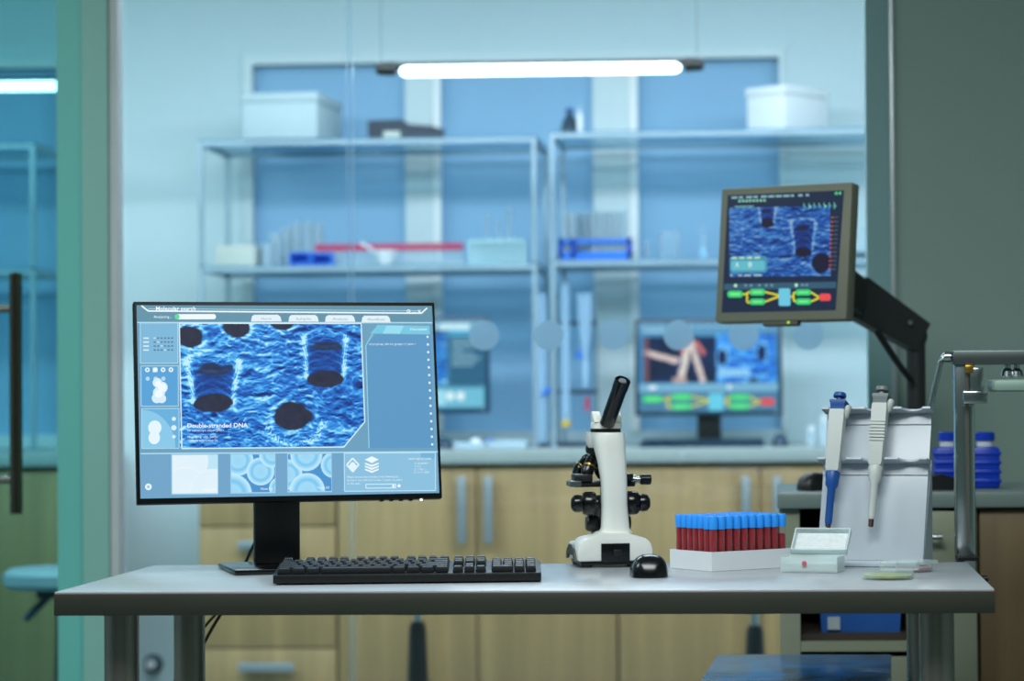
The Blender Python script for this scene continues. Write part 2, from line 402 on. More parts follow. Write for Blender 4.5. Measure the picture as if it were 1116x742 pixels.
# ================================================================== SETTING
YP, YC, YS0, YS1, YW = 6.60, 8.75, 8.95, 9.40, 9.50
XL, XR, ZC = -5.2, 2.4, 2.80
struct(MB().bx(XL - .1, XR + .1, -1.6, YW + .2, -0.1, 0).build('floor', W['floor']))
struct(MB().bx(XL - .1, XR + .1, -1.6, YW + .2, ZC, ZC + .1).build('ceiling', W['ceiling']))
def hx(px, Y): return at(px, 430, Y).x
W1 = (hx(277, YW), hx(852, YW)); W2 = (hx(-150, YW), hx(64, YW)); ZT = at(560, 67, YW).z; ZB = 0.95
wb = MB()
for x0, x1 in ((XL, W2[0]), (W2[1], W1[0]), (W1[1], XR)): wb.bx(x0, x1, YW, YW + .12, 0, ZC)
for a in (W1, W2): wb.bx(a[0], a[1], YW, YW + .12, ZT, ZC); wb.bx(a[0], a[1], YW, YW + .12, 0, ZB)
struct(wb.build('wall_back', W['lab_wall']))
struct(MB().bx(XL - .1, XL, YP + .1, YW, 0, ZC).build('wall_left', W['lab_wall']))
struct(MB().bx(XR, XR + .1, YP + .1, YW, 0, ZC).build('wall_right', W['lab_wall']))
struct(MB().bx(XL - .1, XL, -1.5, YP + .1, 0, ZC).build('wall_left', W['lab_wall']))
struct(MB().bx(XR, XR + .1, -1.5, YP + .1, 0, ZC).build('wall_right', W['front_wall']))
struct(MB().bx(XL, XR, -1.6, -1.5, 0, ZC).build('wall_front', W['front_wall']))
# windows of the lab
def lab_window(name, a, mull):
    r = D.objects.new(name, None); COL.objects.link(r); r.location = ((a[0] + a[1]) / 2, YW + .05, ZB); struct(r)
    ox = r.location.x; H = ZT - ZB
    fr = MB(); t = 0.035
    fr.bx(a[0] - ox - t, a[0] - ox, -.065, .05, 0, H + t).bx(a[1] - ox, a[1] - ox + .02, -.062, .05, 0, H + t).bx(a[0] - ox, a[1] - ox, -.065, .05, H, H + t)
    fr.build('window_frame', W['mullion'], r)
    edges = [a[0]] + [v for m in mull for v in m[:2]] + [a[1]]
    for k in range(0, len(edges), 2):
        MB().bx(edges[k] - ox, edges[k + 1] - ox, 0.0, 0.012, 0, H).build('pane', W['blue_pane'], r)
    for x0, x1, xe in mull:
        MB().bx(x0 - ox, x1 - ox, -.045, .045, 0, H).build('mullion', W['mullion'], r)
        MB().bx(xe - ox, x1 - ox + .004, -.06, -.046, 0, H).build('mullion_edge', W['mullion_white'], r)
lab_window('window_1', W1, [(hx(443, YW), hx(481, YW), hx(474, YW)), (hx(648, YW), hx(696, YW), hx(688, YW))])
lab_window('window_2', W2, [(hx(-60, YW), hx(-28, YW), hx(-34, YW))])
# partition between the rooms
jl0, jl1 = hx(97, YP), hx(124.5, YP)
jr0, jr1 = hx(946, YP), hx(971, YP)
ds0, ds1 = hx(66, YP), hx(95.5, YP)
ZH = 2.45
struct(MB().bx(jl0, jl1, YP - .06, YP + .06, 0, ZC).build('trim_1', W['jamb']))
struct(MB().bx(jl1, jl1 + .024, YP - .05, YP + .004, 0, ZC).build('trim_2', mat('trim_grey_white', (196, 204, 206), .6)))
struct(MB().bx(jr0, jr1, YP - .06, YP + .06, 0, ZC).build('trim_3', W['jamb_dark']))
struct(MB().bx(jr1, jr1 + .013, YP - .09, YP + .05, 0, ZC, bev=.003).build('trim_4', W['alu']))
struct(MB().bx(jr1 + .013, XR, YP - .08, YP + .08, 0, ZC).build('wall_partition', W['front_wall']))
xdl = ds1 - .98
struct(MB().bx(XL, xdl - .06, YP - .08, YP + .08, 0, ZC).build('wall_partition', W['front_wall']))
struct(MB().bx(xdl - .06, xdl, YP - .06, YP + .06, 0, ZC).build('trim_5', W['jamb']))
struct(MB().bx(jl1 + .026, jr0, YP - .04, YP + .04, ZH, ZC).bx(xdl, jl0, YP - .04, YP + .04, ZH, ZC).build('trim_6', W['jamb']))
# glazed partition window with its row of frosted dots
w3 = D.objects.new('window_3', None); COL.objects.link(w3); w3.location = ((jl1 + jr0) / 2, YP, 0); struct(w3)
ox = w3.location.x; gx0, gx1 = jl1 + .026 - ox, jr0 - ox; gj = hx(383, YP) - ox
MB().bx(gx0 - .012, gj - .008, -.005, .005, 0.02, ZH).build('glass_pane', W['glass'], w3)
MB().bx(gj + .008, gx1 + .012, -.005, .005, 0.02, ZH).build('glass_pane', W['glass'], w3)
MB().bx(gj - .008, gj + .008, -.008, .008, 0.02, ZH).build('joint_strip', clear('joint_seal', (232, 244, 248), 0.10, (216, 236, 244), 0.3), w3)
MB().bx(gx0, gx1, -.03, .03, 0, 0.02).build('floor_channel', W['alu'], w3)
for k in range(-5, 6):
    px = 598.5 + 70.6 * k
    if 135 < px < 940:
        p = at(px, 365.5 - (px - 600) * .001, YP)
        MB().cyl((p.x - ox, -.0065, p.z), (p.x - ox, -.0052, p.z), sz(16.5, YP), seg=32).build('frosted_dot', W['dot'], w3)
# glass door
d1 = D.objects.new('door_1', None); COL.objects.link(d1); d1.location = ((xdl + ds1) / 2, YP, 0); struct(d1)
ox = d1.location.x
MB().bx(ds0 - ox, ds1 - ox, -.03, .03, .01, ZH - .01).build('door_stile', W['stile'], d1)
MB().bx(xdl + .005 - ox, xdl + .1 - ox, -.03, .03, .01, ZH - .01).build('door_stile', W['stile'], d1)
MB().bx(xdl + .1 - ox, ds0 - ox, -.028, .028, .01, .1).bx(xdl + .1 - ox, ds0 - ox, -.028, .028, ZH - .1, ZH - .01).build('door_rail', W['stile'], d1)
MB().bx(xdl + .1 - ox, ds0 - ox, -.005, .005, .1, ZH - .1).build('door_glass', W['door_glass'], d1)
pt, pb = at(17, 297, YP - .07), at(17, 560, YP - .07)
hd = MB(); hd.cyl((pt.x - ox, -.07, pb.z), (pt.x - ox, -.07, pt.z), .0165, seg=32, bev=.002).build('door_handle', mat('dark_polished_steel', (112, 104, 92), .2, metal=1.0), d1)
for py in (337, 522):
    z = at(17, py, YP).z
    MB().cyl((pt.x - ox, -.07, z), (pt.x - ox - .012, -.005, z), .0085).cyl((pt.x - ox - .07, -.05, z), (pt.x - ox - .004, -.06, z), .011).build('handle_mount', W['steel'], d1)

# ================================================================== LAB: worktop, cabinets, shelves
ZTOP = at(600, 489, YC).z
ct0, ct1 = hx(208, YC), hx(1150, YC)
def worktop(x0, x1, label):
    o = MB().bx(x0, x1, YC, YW - .012, ZTOP - .05, ZTOP, bev=.004).build('worktop', W['counter'])
    recenter(o, ((x0 + x1) / 2, (YC + YW) / 2, ZTOP - .05)); tag(o, label, 'worktop')
worktop(ct0, ct1, 'long pale grey-green worktop running over the wooden cabinets behind the glass')
c2a, c2b = hx(-150, YC), hx(66, YC) + .02
worktop(c2a, c2b, 'short grey-green worktop seen through the greenish glass door')
def cabinet(px0, px1, label, kind, hpx=(), drawers=()):
    x0, x1 = hx(px0, YC) + .002, hx(px1, YC) - .002
    t = thing('base_cabinet', label, 'cabinet', ((x0 + x1) / 2, YC + .3, 0), 0, 'wooden base cabinets under the worktop')
    ox = t.location.x; oy = -(YC + .3); y0 = YC + .045
    MB().bx(x0 - ox, x1 - ox, y0 + oy, YC + .6 + oy, .09, ZTOP - .052).build('cabinet_body', W['cab_body'], t)
    MB().bx(x0 - ox + .01, x1 - ox - .01, y0 + .05 + oy, y0 + .07 + oy, 0, .09).build('plinth', W['inside'], t)
    if kind == 'doors':
        n = len(hpx)
        for k in range(n):
            a = x0 + (x1 - x0) * k / n + .003; b = x0 + (x1 - x0) * (k + 1) / n - .003
            d = MB().bx(a - ox, b - ox, y0 - .02 + oy, y0 - .001 + oy, .1, ZTOP - .065, bev=.0015).build('door', W['wood'], t)
            p, q = at(hpx[k], 519, YC), at(hpx[k], 592, YC); hxx = p.x - ox
            h = MB(); h.box((hxx, y0 - .05 + oy, (p.z + q.z) / 2), (.030, .012, p.z - q.z), bev=.004)
            for z in (p.z - .03, q.z + .03): h.cyl((hxx, y0 - .045 + oy, z), (hxx, y0 - .019 + oy, z), .006, seg=10)
            h.build('door_handle', W['handle'], d)
    else:
        for (ya, yb, yh) in drawers:
            za, zb = min(at(290, ya, YC).z, ZTOP - .06), at(290, yb, YC).z
            d = MB().bx(x0 - ox + .003, x1 - ox - .003, y0 - .02 + oy, y0 - .001 + oy, zb + .003, za - .003, bev=.0015).build('drawer', W['wood'], t)
            zh = at(288, yh, YC).z; cx = (x0 + x1) / 2 - ox; w = sz(62, YC)
            h = MB(); h.box((cx, y0 - .05 + oy, zh), (w, .012, .030), bev=.004)
            for s in (-1, 1): h.cyl((cx + s * w * .36, y0 - .045 + oy, zh), (cx + s * w * .36, y0 - .019 + oy, zh), .006, seg=10)
            h.build('drawer_handle', W['handle'], d)
cabinet(213, 365, 'pale wooden drawer cabinet behind the large monitor and its stand', 'drawers', (), ((505, 574, 528), (574, 707, 594), (707, 775, 727)))
cabinet(365, 671, 'pale wooden double-door cabinet seen between the large monitor and the microscope', 'doors', (503, 532))
cabinet(671, 985, 'pale wooden double-door cabinet behind the rack of blood tubes', 'doors', (813, 847))
cabinet(985, 1140, 'pale wooden double-door cabinet at the far end, behind the pipette stand', 'doors', (1060, 1072))
cabinet(-145, 64, 'wooden cabinet seen low through the greenish glass door', 'doors', (-50, -20))

def shelf_unit(px0, px1, label, ptop=152, pmid=290):
    x0, x1 = hx(px0, YS0), hx(px1, YS0)
    t = thing('shelf_unit', label, 'shelf', ((x0 + x1) / 2, (YS0 + YS1) / 2, ZTOP), 0, 'metal frame shelves on the worktop')
    ox, oy, oz = t.location; zt, zm = at(400, ptop, YS0).z - oz, at(400, pmid, YS0).z - oz
    b = .016
    for x in (x0, x1 - b):
        for y in (YS0, YS1 - b): MB().bx(x - ox, x + b - ox, y - oy, y + b - oy, 0.001, zt).build('post', W['rail'], t)
    for z in (zt, zm):
        for y in (YS0, YS1 - b): MB().bx(x0 + b - ox, x1 - b - ox, y - oy, y + b - oy, z - b, z).build('rail', W['rail'], t)
        for x in (x0, x1 - b): MB().bx(x - ox, x + b - ox, YS0 + b - oy, YS1 - b - oy, z - b, z).build('side_rail', W['rail'], t)
        MB().bx(x0 - ox, x1 - ox, YS0 - oy, YS1 - oy, z + .0005, z + .0085).build('glass_shelf', W['shelf_glass'], t)
    return zt + oz + .009, zm + oz + .009
ZS1, ZS2 = shelf_unit(217, 586, 'metal frame shelf with glass shelves behind the large monitor')
shelf_unit(601, 985, 'metal frame shelf with glass shelves above the lab computer', 148, 287)
shelf_unit(-145, 38, 'metal frame shelf seen through the greenish glass door')
ZR1, ZR2 = at(400, 148, YS0).z + .009, at(400, 287, YS0).z + .009

# ------------------------------------------------------------------ things on the shelves
YM = 9.15
def carton(px0, px1, h_px, z, label, m, rz=0.0, depth=.2, lid=True, Y=YM):
    x0, x1 = hx(px0, Y), hx(px1, Y); w = x1 - x0; h = sz(h_px, Y)
    t = thing('carton', label, 'box', ((x0 + x1) / 2, Y, z), rz)
    if rz: w = (w - depth * abs(math.sin(rz))) / math.cos(rz)
    MB().bx(-w / 2, w / 2, -depth / 2, depth / 2, 0, h * (.8 if lid else 1), bev=.003).build('box_body', m, t)
    if lid: MB().bx(-w / 2 - .004, w / 2 + .004, -depth / 2 - .004, depth / 2 + .004, h * .8 + .0005, h, bev=.003).build('box_lid', m, t)
    return t
carton(277, 365, 50, ZS1, 'white lidded carton on top of the shelf over the large monitor', W['card_grey'], math.radians(-4), .36)
carton(817, 906, 48, ZR1, 'white lidded carton turned cornerwise on top of the shelf above the arm-mounted screen', W['card_white'], math.radians(52), .17)
carton(240, 282, 24, ZS2, 'small cream carton at the end of the glass shelf beside the blue tube racks', W['card_cream'], 0, .12, False)
# black case with a tapered nose
t = thing('power_tool', 'black hand-held tool lying on top of the shelf under the tube light', 'tool', (hx(445, YM), YM, ZS1))
a = sz(41, YM)
MB().loft([[(x, y * d, z * e) for y, z in ((-.045, 0), (.045, 0), (.045, .078), (-.045, .078))] for x, d, e in ((-a, 1, .95), (-a * .1, 1, 1.0), (a * .1, .8, .78), (a * .7, .6, .7), (a, .45, .55))]).build('tool_body', W['navy'], t)
MB().box((-a * .35, -.049, .022), (.06, .006, .026), bev=.002).build('label_plate', W['card_cream'], t)
# little white spray bottle and dark pump on the right shelf
t = thing('reagent_bottle', 'dark blue flask with a sloping shoulder on top of the right-hand shelf frame', 'bottle', (hx(623, YM), YM, ZR1))
MB().lathe([(.03, 0), (.031, .03), (.022, .06), (.012, .075), (.012, .085)], None, 20).build('bottle_body', W['dark_teal'], t)
MB().lathe([(.015, .0855), (.015, .1)], None, 16).build('bottle_cap', W['pip_blue'], t)
t = thing('spray_bottle', 'thin white bottle standing beside the dark blue flask on the shelf top', 'bottle', (hx(635.5, YM), YM - .06, ZR1))
MB().lathe([(.011, 0), (.0115, .06), (.007, .072), (.007, .08)], None, 16).build('bottle_body', W['card_white'], t)
MB().lathe([(.008, .0805), (.008, .098)], None, 12).build('bottle_cap', W['milky'], t)
# left middle shelf
def jar(px, py_top, r_px, label, z, m, Y=YM, cat='jar', name='beaker', base_py=284, group=None, lip=True):
    h = sz(base_py - py_top, Y); r = sz(r_px, Y); th = .0025
    o = MB().lathe([(r * .94, 0), (r, .006), (r, h - .004), (r * (1.08 if lip else 1), h), (r - th, h), (r - th, .006), (0, .005)], None, 20).build(name, m)
    o.location = (hx(px, Y), Y, z); return tag(o, label, cat, group)
jar(292, 258, 7, 'squat milky jar beside the small cream carton on the shelf', ZS2, W['milky'], name='jar')
jar(301, 246, 6, 'milky jar of middle height beside the tall clear cylinders on the shelf', ZS2, W['milky'], YM + .04, name='jar')
for k, (px, py) in enumerate(((313, 238), (324, 233), (336, 232), (348, 234))):
    jar(px, py, 5.6, 'tall clear glass cylinder in the row standing behind the blue tube racks', ZS2, W['milky'], YM + .13, 'cylinder', 'measuring_cylinder', 284, 'clear cylinders behind the blue racks')
def small_rack(px0, px1, label, Y, m, h=.035):
    x0, x1 = hx(px0, Y), hx(px1, Y); w = x1 - x0
    t = thing('tube_rack', label, 'rack', ((x0 + x1) / 2, Y, ZS2))
    MB().bx(-w / 2, w / 2, -.035, .035, 0, .005).build('rack_base', m, t)
    MB().bx(-w / 2, w / 2, -.035, .035, h - .006, h).build('rack_plate', m, t)
    for s in (-1, 1): MB().bx(s * (w / 2 - .0025) - .0025, s * (w / 2 - .0025) + .0025, -.035, .035, .005, h - .006).build('rack_side', m, t)
    MB().bx(-w / 2 + .006, w / 2 - .006, .02, .024, .006, h - .007).build('rack_back', m, t)
small_rack(318, 340, 'small royal blue tube rack in front of the clear cylinders', YM - .05, W['rack_blue'], .05)
small_rack(342, 364, 'second small royal blue tube rack, next to the red-capped tubes', YM - .05, W['rack_blue'], .046)
# long row of red capped tubes
tr = thing('tube_rack', 'long white rack carrying the row of red-capped tubes on the glass shelf', 'rack', (hx(425, YM + .02), YM + .02, ZS2))
hw = sz(84, YM)
MB().bx(-hw, hw, -.03, .03, 0, .006).bx(-hw, hw, -.03, -.026, .006, .02).bx(-hw, hw, .026, .03, .006, .02).build('rack_base', W['milky'], tr)
t0 = thing('sample_tube', 'red-capped sample tube in the long row on the glass shelf', 'tube', (0, 0, 0), 0, 'red-capped tubes in the long shelf rack')
MB().lathe([(.0, 0), (.007, .003), (.008, .012), (.008, .05)], None, 12).build('tube_body', W['milky'], t0)
MB().lathe([(.0105, .0502), (.0105, .074), (.009, .076)], None, 12).build('tube_cap', W['red_cap'], t0)
for k in range(24):
    o = t0 if k == 0 else copy_tree(t0)
    o.location = (tr.location.x - hw + .016 + (2 * hw - .032) * k / 23, YM + .02, ZS2 + .0065)
# mortar and pestle
t = thing('mortar', 'small white mortar bowl in front of the red-capped tubes', 'mortar', (hx(421, YM - .1), YM - .1, ZS2))
MB().lathe([(.022, 0), (.024, .006), (.036, .03), (.042, .052), (.038, .052), (.03, .026), (0, .016)], None, 24).build('bowl', W['card_white'], t)
o = MB().axis((0, 0, 0), (-.07, 0, .045), [(.004, 0), (.008, .004), (.009, .014), (.005, .03), (.005, .075), (.007, .083), (.003, .086)], 14).build('pestle', W['card_white'])
o.location = (hx(416, YM - .1), YM - .1, ZS2 + .034); tag(o, 'white pestle leaning in the mortar bowl', 'pestle')
# white wire rack and flasks
def wire_rack(px0, px1, h_px, label, Y, z, m, n=7):
    x0, x1 = hx(px0, Y), hx(px1, Y); w = x1 - x0; h = sz(h_px, Y)
    t = thing('tube_rack', label, 'rack', ((x0 + x1) / 2, Y, z))
    MB().bx(-w / 2, w / 2, -.04, .04, 0, .008).build('rack_base', m, t)
    MB().bx(-w / 2, w / 2, -.04, .04, h - .008, h).build('rack_plate', m, t)
    for k in range(n):
        x = -w / 2 + .006 + (w - .012) * k / (n - 1)
        for y in (-.034, .034): MB().bx(x - .004, x + .004, y - .004, y + .004, .008, h - .008).build('rack_bar', m, t)
wire_rack(513, 574, 27, 'white barred tube rack at the end of the glass shelf near the frame post', YM, ZS2, mat('pale_aqua_plastic', (190, 226, 228), .45), 9)
for px, py, r in ((532, 229, 3.2), (556, 222, 4.2), (544, 236, 3)):
    h = sz(258 - py, YM)
    o = MB().lathe([(sz(r, YM) * .9, 0), (sz(r, YM), h * .2), (sz(r, YM), h), (sz(r, YM) * .75, h), (sz(r, YM) * .7, h * .2), (0, h * .1)], None, 14).build('test_tube', W['clearware'])
    o.location = (hx(px, YM), YM + .01, ZS2 + sz(27, YM) + .0005)
    tag(o, {532: 'clear test tube standing at the left of the white barred rack', 556: 'tallest clear test tube standing on the white barred rack', 544: 'short clear test tube between two taller ones on the white barred rack'}[px], 'tube')
# right middle shelf: blue rack with white tubes
Yb = YM - .02
x0, x1 = hx(611, Yb), hx(690, Yb); bw = x1 - x0
t = thing('tube_rack', 'open blue rack full of tall clear tubes on the shelf above the lab computer', 'rack', ((x0 + x1) / 2, Yb, ZR2))
MB().bx(-bw / 2, bw / 2, -.05, .05, 0, .006).build('rack_base', W['rack_blue'], t)
MB().bx(-bw / 2, bw / 2, -.05, -.046, .06, .075).bx(-bw / 2, bw / 2, .046, .05, .06, .075).build('rack_rail', W['rack_blue'], t)
MB().bx(-bw / 2, bw / 2, -.05, -.046, .006, .03).bx(-bw / 2, bw / 2, .046, .05, .006, .03).build('rack_rail', W['rack_blue'], t)
for x in (-bw / 2, -bw / 2 + .045, bw / 2 - .014): MB().bx(x, x + .014, -.05, .05, .0065, .08).build('rack_side', W['royal'], t)
rb = t.location.copy()
t1 = thing('test_tube', 'tall clear tube standing in the blue rack above the lab computer', 'tube', (0, 0, 0), 0, 'clear tubes in the blue shelf rack')
MB().lathe([(0, 0), (.009, .004), (.0105, .012), (.0105, .165), (.0115, .168), (.009, .168), (.009, .01), (0, .008)], None, 12).build('tube_body', W['milky'], t1)
MB().lathe([(0, .0081), (.0088, .012), (.0088, .05), (0, .05)], None, 12).build('tube_filling', mat('pale_sediment', (205, 214, 216), .5), t1)
k = 0
for i in range(9):
    for j in range(3):
        if (i, j) in ((2, 0), (3, 0), (8, 1), (2, 1)): continue
        o = t1 if k == 0 else copy_tree(t1); k += 1
        o.location = (rb.x - bw / 2 + .031 + .0255 * (i - .35), rb.y - .028 + .028 * j, rb.z + .0065)
jar(706, 259, 4.5, 'small clear vial beside the blue rack on the shelf', ZR2, W['clearware'], base_py=281, name='vial', cat='vial')
jar(731, 249, 11.5, 'clear glass beaker between the blue rack and the slim flask', ZR2, W['clearware'], base_py=281, name='beaker', cat='beaker')
t = thing('volumetric_flask', 'slim long-necked flask with bright blue liquid beside the arm-mounted screen', 'flask', (hx(768, YM), YM, ZR2))
MB().lathe([(.012, 0), (.016, .008), (.015, .03), (.006, .055), (.0055, .12), (.007, .122)], None, 16).build('flask_body', W['clearware'], t)
MB().lathe([(.0085, .0022), (.0122, .008), (.0112, .03), (.005, .05), (0, .05)], None, 16).build('flask_liquid', mat('bright_blue_liquid', (150, 220, 255), .3), t)
for k, (px, py) in enumerate(((937, 246), (944, 237))):
    t = thing('reagent_bottle', ('shorter clear bottle with a dark base at the shelf edge beside the arm-mounted screen', 'taller clear bottle with a dark base at the shelf edge beside the arm-mounted screen')[k], 'bottle', (hx(px, YM), YM + .06 * k, ZR2))
    h = sz(272 - py, YM)
    MB().lathe([(.014, .0225), (.014, h * .6), (.006, h * .78), (.006, h), (.0, h)], None, 16).build('bottle_body', W['milky'], t)
    MB().lathe([(.016, 0), (.016, .022)], None, 16).build('bottle_base', W['navy'], t)

# ------------------------------------------------------------------ things on the worktop
def monitor_stand_back(t, w=.09, zb=.12):
    MB().box((0, .02, .006), (.22, .17, .012), bev=.004).build('stand_base', W['black'], t)
    MB().box((0, .045, .012 + zb / 2), (w, .03, zb), bev=.004).build('stand_neck', W['black'], t)
# lab computer with its own screen
YB = 9.12
zc = at(772, 400, YB).z; cxm = at(772, 400, YB).x
mw, mh = sz(161, YB), sz(106, YB)
lc = thing('monitor', 'lab monitor on the far worktop showing scans over a green flow chart', 'monitor', (cxm, YB, ZTOP + .0005), 0)
zr = zc - ZTOP
monitor_stand_back(lc, .085, zr - .1)
MB().box((0, .012, zr), (mw, .03, mh), bev=.006).build('monitor_case', mat('monitor_case_teal_black', (32, 58, 76), .4), lc)
MB().cyl((mw / 2 - .022, -.0045, zr - mh / 2 + .012), (mw / 2 - .022, -.0035, zr - mh / 2 + .012), .006, seg=12).build('power_button', W['handle'], lc)
def flow_chart(s, X, Y, k):
    """green stages joined by yellow lines, a blue and a red stage"""
    gr, gr2, ye, bl, rd = (58, 214, 120), (130, 245, 150), (222, 214, 40), (110, 206, 232), (240, 78, 84)
    for a, b in (((125, 443), (142, 443)), ((205, 436), (256, 448)), ((205, 470), (256, 452)), ((297, 453), (312, 453)), ((370, 438), (398, 455)), ((370, 470), (398, 458))):
        s.line([(X(a[0]), Y(a[1])), (X(b[0]), Y(b[1]))], 7 * k, ye, 2)
    s.line([(X(158), Y(437)), (X(140), Y(437)), (X(140), Y(472)), (X(158), Y(472))], 7 * k, ye, 2)
    s.line([(X(322), Y(439)), (X(308), Y(439)), (X(308), Y(468)), (X(322), Y(468))], 7 * k, ye, 2)
    for x0, x1, y0, y1 in ((68, 125, 431, 455), (150, 206, 425, 448), (150, 206, 459, 481), (315, 371, 428, 449), (315, 371, 459, 481)):
        s.rrect(X(x0), Y(y0), X(x1), Y(y1), (Y(y1) - Y(y0)) * .45, gr, 3); s.rrect(X(x0 + 10), Y(y0 + 8), X(x1 - 10), Y(y1 - 8), (Y(y1 - 8) - Y(y0 + 8)) * .45, gr2, 4)
    s.rrect(X(255), Y(424), X(297), Y(485), 6 * k, bl, 4); s.rrect(X(400), Y(443), X(440), Y(468), 8 * k, rd, 4)
s = Screen(mw - .03, mh - .03, 700, 440)
s.rect(0, 0, 700, 440, (62, 128, 176), 0)
s.rect(0, 0, 700, 60, (96, 152, 190), 1)
for k in range(16): s.rect(20 + 40 * k, 14, 44 + 40 * k, 22, (180, 215, 235), 2)
for k in range(9): s.rect(30 + 14 * k, 34, 40 + 14 * k, 46, (190, 220, 240), 2)
def scan(x, y):
    c = np.zeros(x.shape + (3,)) + np.array((14, 36, 78)); c = c + (fbm(x * 5, y * 5, 2, 3)[..., None] - .5) * np.array((10, 30, 70))
    for (ax, ay, bx_, by, r, col) in ((.05, .34, .75, .52, .07, (240, 205, 200)), (1.02, .1, .80, 1.0, .085, (238, 214, 206)), (1.05, .1, 1.33, 1.0, .075, (236, 206, 200)), (.85, .28, .98, .12, .05, (236, 60, 60)), (1.2, .15, 1.32, .35, .06, (225, 120, 120)), (.7, .95, .9, .95, .07, (200, 160, 150))):
        d = np.array((bx_ - ax, by - ay)); L2 = d @ d
        tt = np.clip(((x - ax) * d[0] + (y - ay) * d[1]) / L2, 0, 1)
        q = np.sqrt((x - ax - tt * d[0]) ** 2 + (y - ay - tt * d[1]) ** 2) / r + .7 * (fbm(x * 14, y * 14, 6, 2) - .5)
        m_ = np.clip((1.1 - q) / .4, 0, 1)[..., None]; c = c * (1 - m_) + np.array(col) * m_
    return c
s.patch(24, 70, 390, 296, 90, 56, scan, 1)
for k in range(14): s.rect(28, 74 + 15.5 * k, 50, 84 + 15.5 * k, (150, 92, 96), 2)
s.patch(390, 50, 690, 296, 84, 68, lambda x, y: pores(x, y, [('blob', .12, .5, .10, .16), ('blob', .93, .42, .10, .16), ('blob', .75, 1.0, .12, .1)], (16, 34, 80), .7, 1.0) * np.array((.95, 1.0, 1.1)), 1)
s.rrect(398, 228, 560, 268, 8, (150, 205, 245), 2)
s.rect(0, 300, 700, 342, (128, 178, 210), 1)
for x in (60, 78, 455): s.disc(x, 320, 11, (236, 246, 252), 2)
s.rect(0, 342, 700, 440, (78, 126, 160), 1)
flow_chart(s, lambda x: (x - 58) * 1.78, lambda y: 342 + (y - 418) * 1.4, 1.5)
s.build('screen', screen_mat('lab_screen_glow', 1.25), lc, (0, -.0045, zr))
kb = thing('keyboard', 'dark slim keyboard on the far worktop in front of the lab monitor', 'keyboard', (hx(765, 8.87), 8.87, ZTOP + .0005))
kw = sz(134, 8.87)
MB().prism([(-.065, 0), (.065, 0), (.065, .022), (-.065, .010)], -kw / 2, kw / 2, Matrix(((0, 0, 1, 0), (1, 0, 0, 0), (0, 1, 0, 0), (0, 0, 0, 1)))).build('keyboard_case', W['dark_teal'], kb)
kk = MB()
for r in range(5):
    for c in range(20): kk.box((-kw / 2 + .016 + (kw - .032) * c / 19, -.048 + .024 * r, .0155 + .0022 * r), (.016, .017, .006), (.09, 0, 0))
kk.build('keys', W['navy'], kb)['kind'] = 'stuff'
def mouse_mesh(L, Wd, H):
    rings = []
    for i in range(13):
        tt = i / 12; y = -L / 2 + L * tt; k = math.sqrt(max(0.02, 1 - (2 * tt - 1) ** 4)); hh = H * (0.55 + .45 * math.sin(PI * min(1, tt * .95 + .18))) * k ** .8
        ww = Wd / 2 * (k ** .7) * (1 - .10 * math.sin(PI * tt))
        rings.append([(ww * math.copysign(abs(math.cos(a)) ** .62, math.cos(a)) * (1 - .10 * max(0, math.sin(a)) ** 2), y, .0015 + hh * max(0, math.sin(a)) ** .72) for a in [PI * q / 14 for q in range(15)]])
    return MB().loft(rings)
def mouse(label, loc, rz, m, L=.115, Wd=.064, H=.038):
    t = thing('computer_mouse', label, 'mouse', loc, rz)
    mouse_mesh(L, Wd, H).build('mouse_shell', m, t, 50)
    MB().cyl((-.003, L * .28, H * .70), (.003, L * .28, H * .70), .007, seg=14).build('scroll_wheel', W['black'], t)
    return t
mouse('dark round mouse beside the slim keyboard on the far worktop', (hx(850, 8.9), 8.9, ZTOP + .0005), 0, W['dark_teal'], .11, .058, .042)
# second lab monitor mostly behind the large one
zc = at(470, 398, YB).z; cx2 = at(462, 398, YB).x
lm = thing('monitor', 'lab monitor on the far worktop half hidden behind the large desk monitor', 'monitor', (cx2, YB, ZTOP + .0005))
zr = zc - ZTOP; mw2 = sz(144, YB)
monitor_stand_back(lm, .08, zr - .1)
MB().box((0, .012, zr), (mw2, .03, mh), bev=.006).build('monitor_case', mat('monitor_case_blue_black', (24, 62, 92), .4), lm)
MB().cyl((mw2 / 2 - .02, -.0045, zr - mh / 2 + .012), (mw2 / 2 - .02, -.0035, zr - mh / 2 + .012), .006, seg=12).build('power_button', W['handle'], lm)
s = Screen(mw2 - .026, mh - .03, 640, 440)
s.rect(0, 0, 640, 440, (70, 128, 160), 0); s.rect(0, 0, 640, 40, (120, 170, 196), 1)
for x in (200, 300, 400, 480): s.rrect(x, 14, x + 80, 46, 8, (214, 238, 248), 2)
s.patch(100, 60, 440, 320, 64, 50, lambda x, y: pores(x, y, [('blob', .3, .4, .15, .12), ('blob', .9, .7, .12, .1)], (16, 50, 110), .7), 1)
s.rect(452, 44, 640, 74, (90, 176, 214), 1); s.rect(452, 74, 640, 320, (48, 100, 132), 1)
for k, w_ in enumerate((140, 110, 128, 60, 120, 150, 130, 110)): s.rect(466, 92 + 18 * k, 466 + w_, 98 + 18 * k, (160, 200, 216), 2)
s.rect(20, 334, 630, 430, (120, 190, 214), 1)
for x in (60, 160, 260, 360): s.rect(x, 345, x + 70, 420, (170, 222, 240), 2)
for x in (456, 510): s.disc(x, 375, 22, (236, 246, 250), 2)
s.build('screen', screen_mat('second_lab_screen_glow', 1.25), lm, (0, -.0045, zr))
mouse('dark teal mouse on the far worktop beside the half-hidden lab monitor', (hx(483, 8.88), 8.88, ZTOP + .0005), .3, W['dark_teal'])
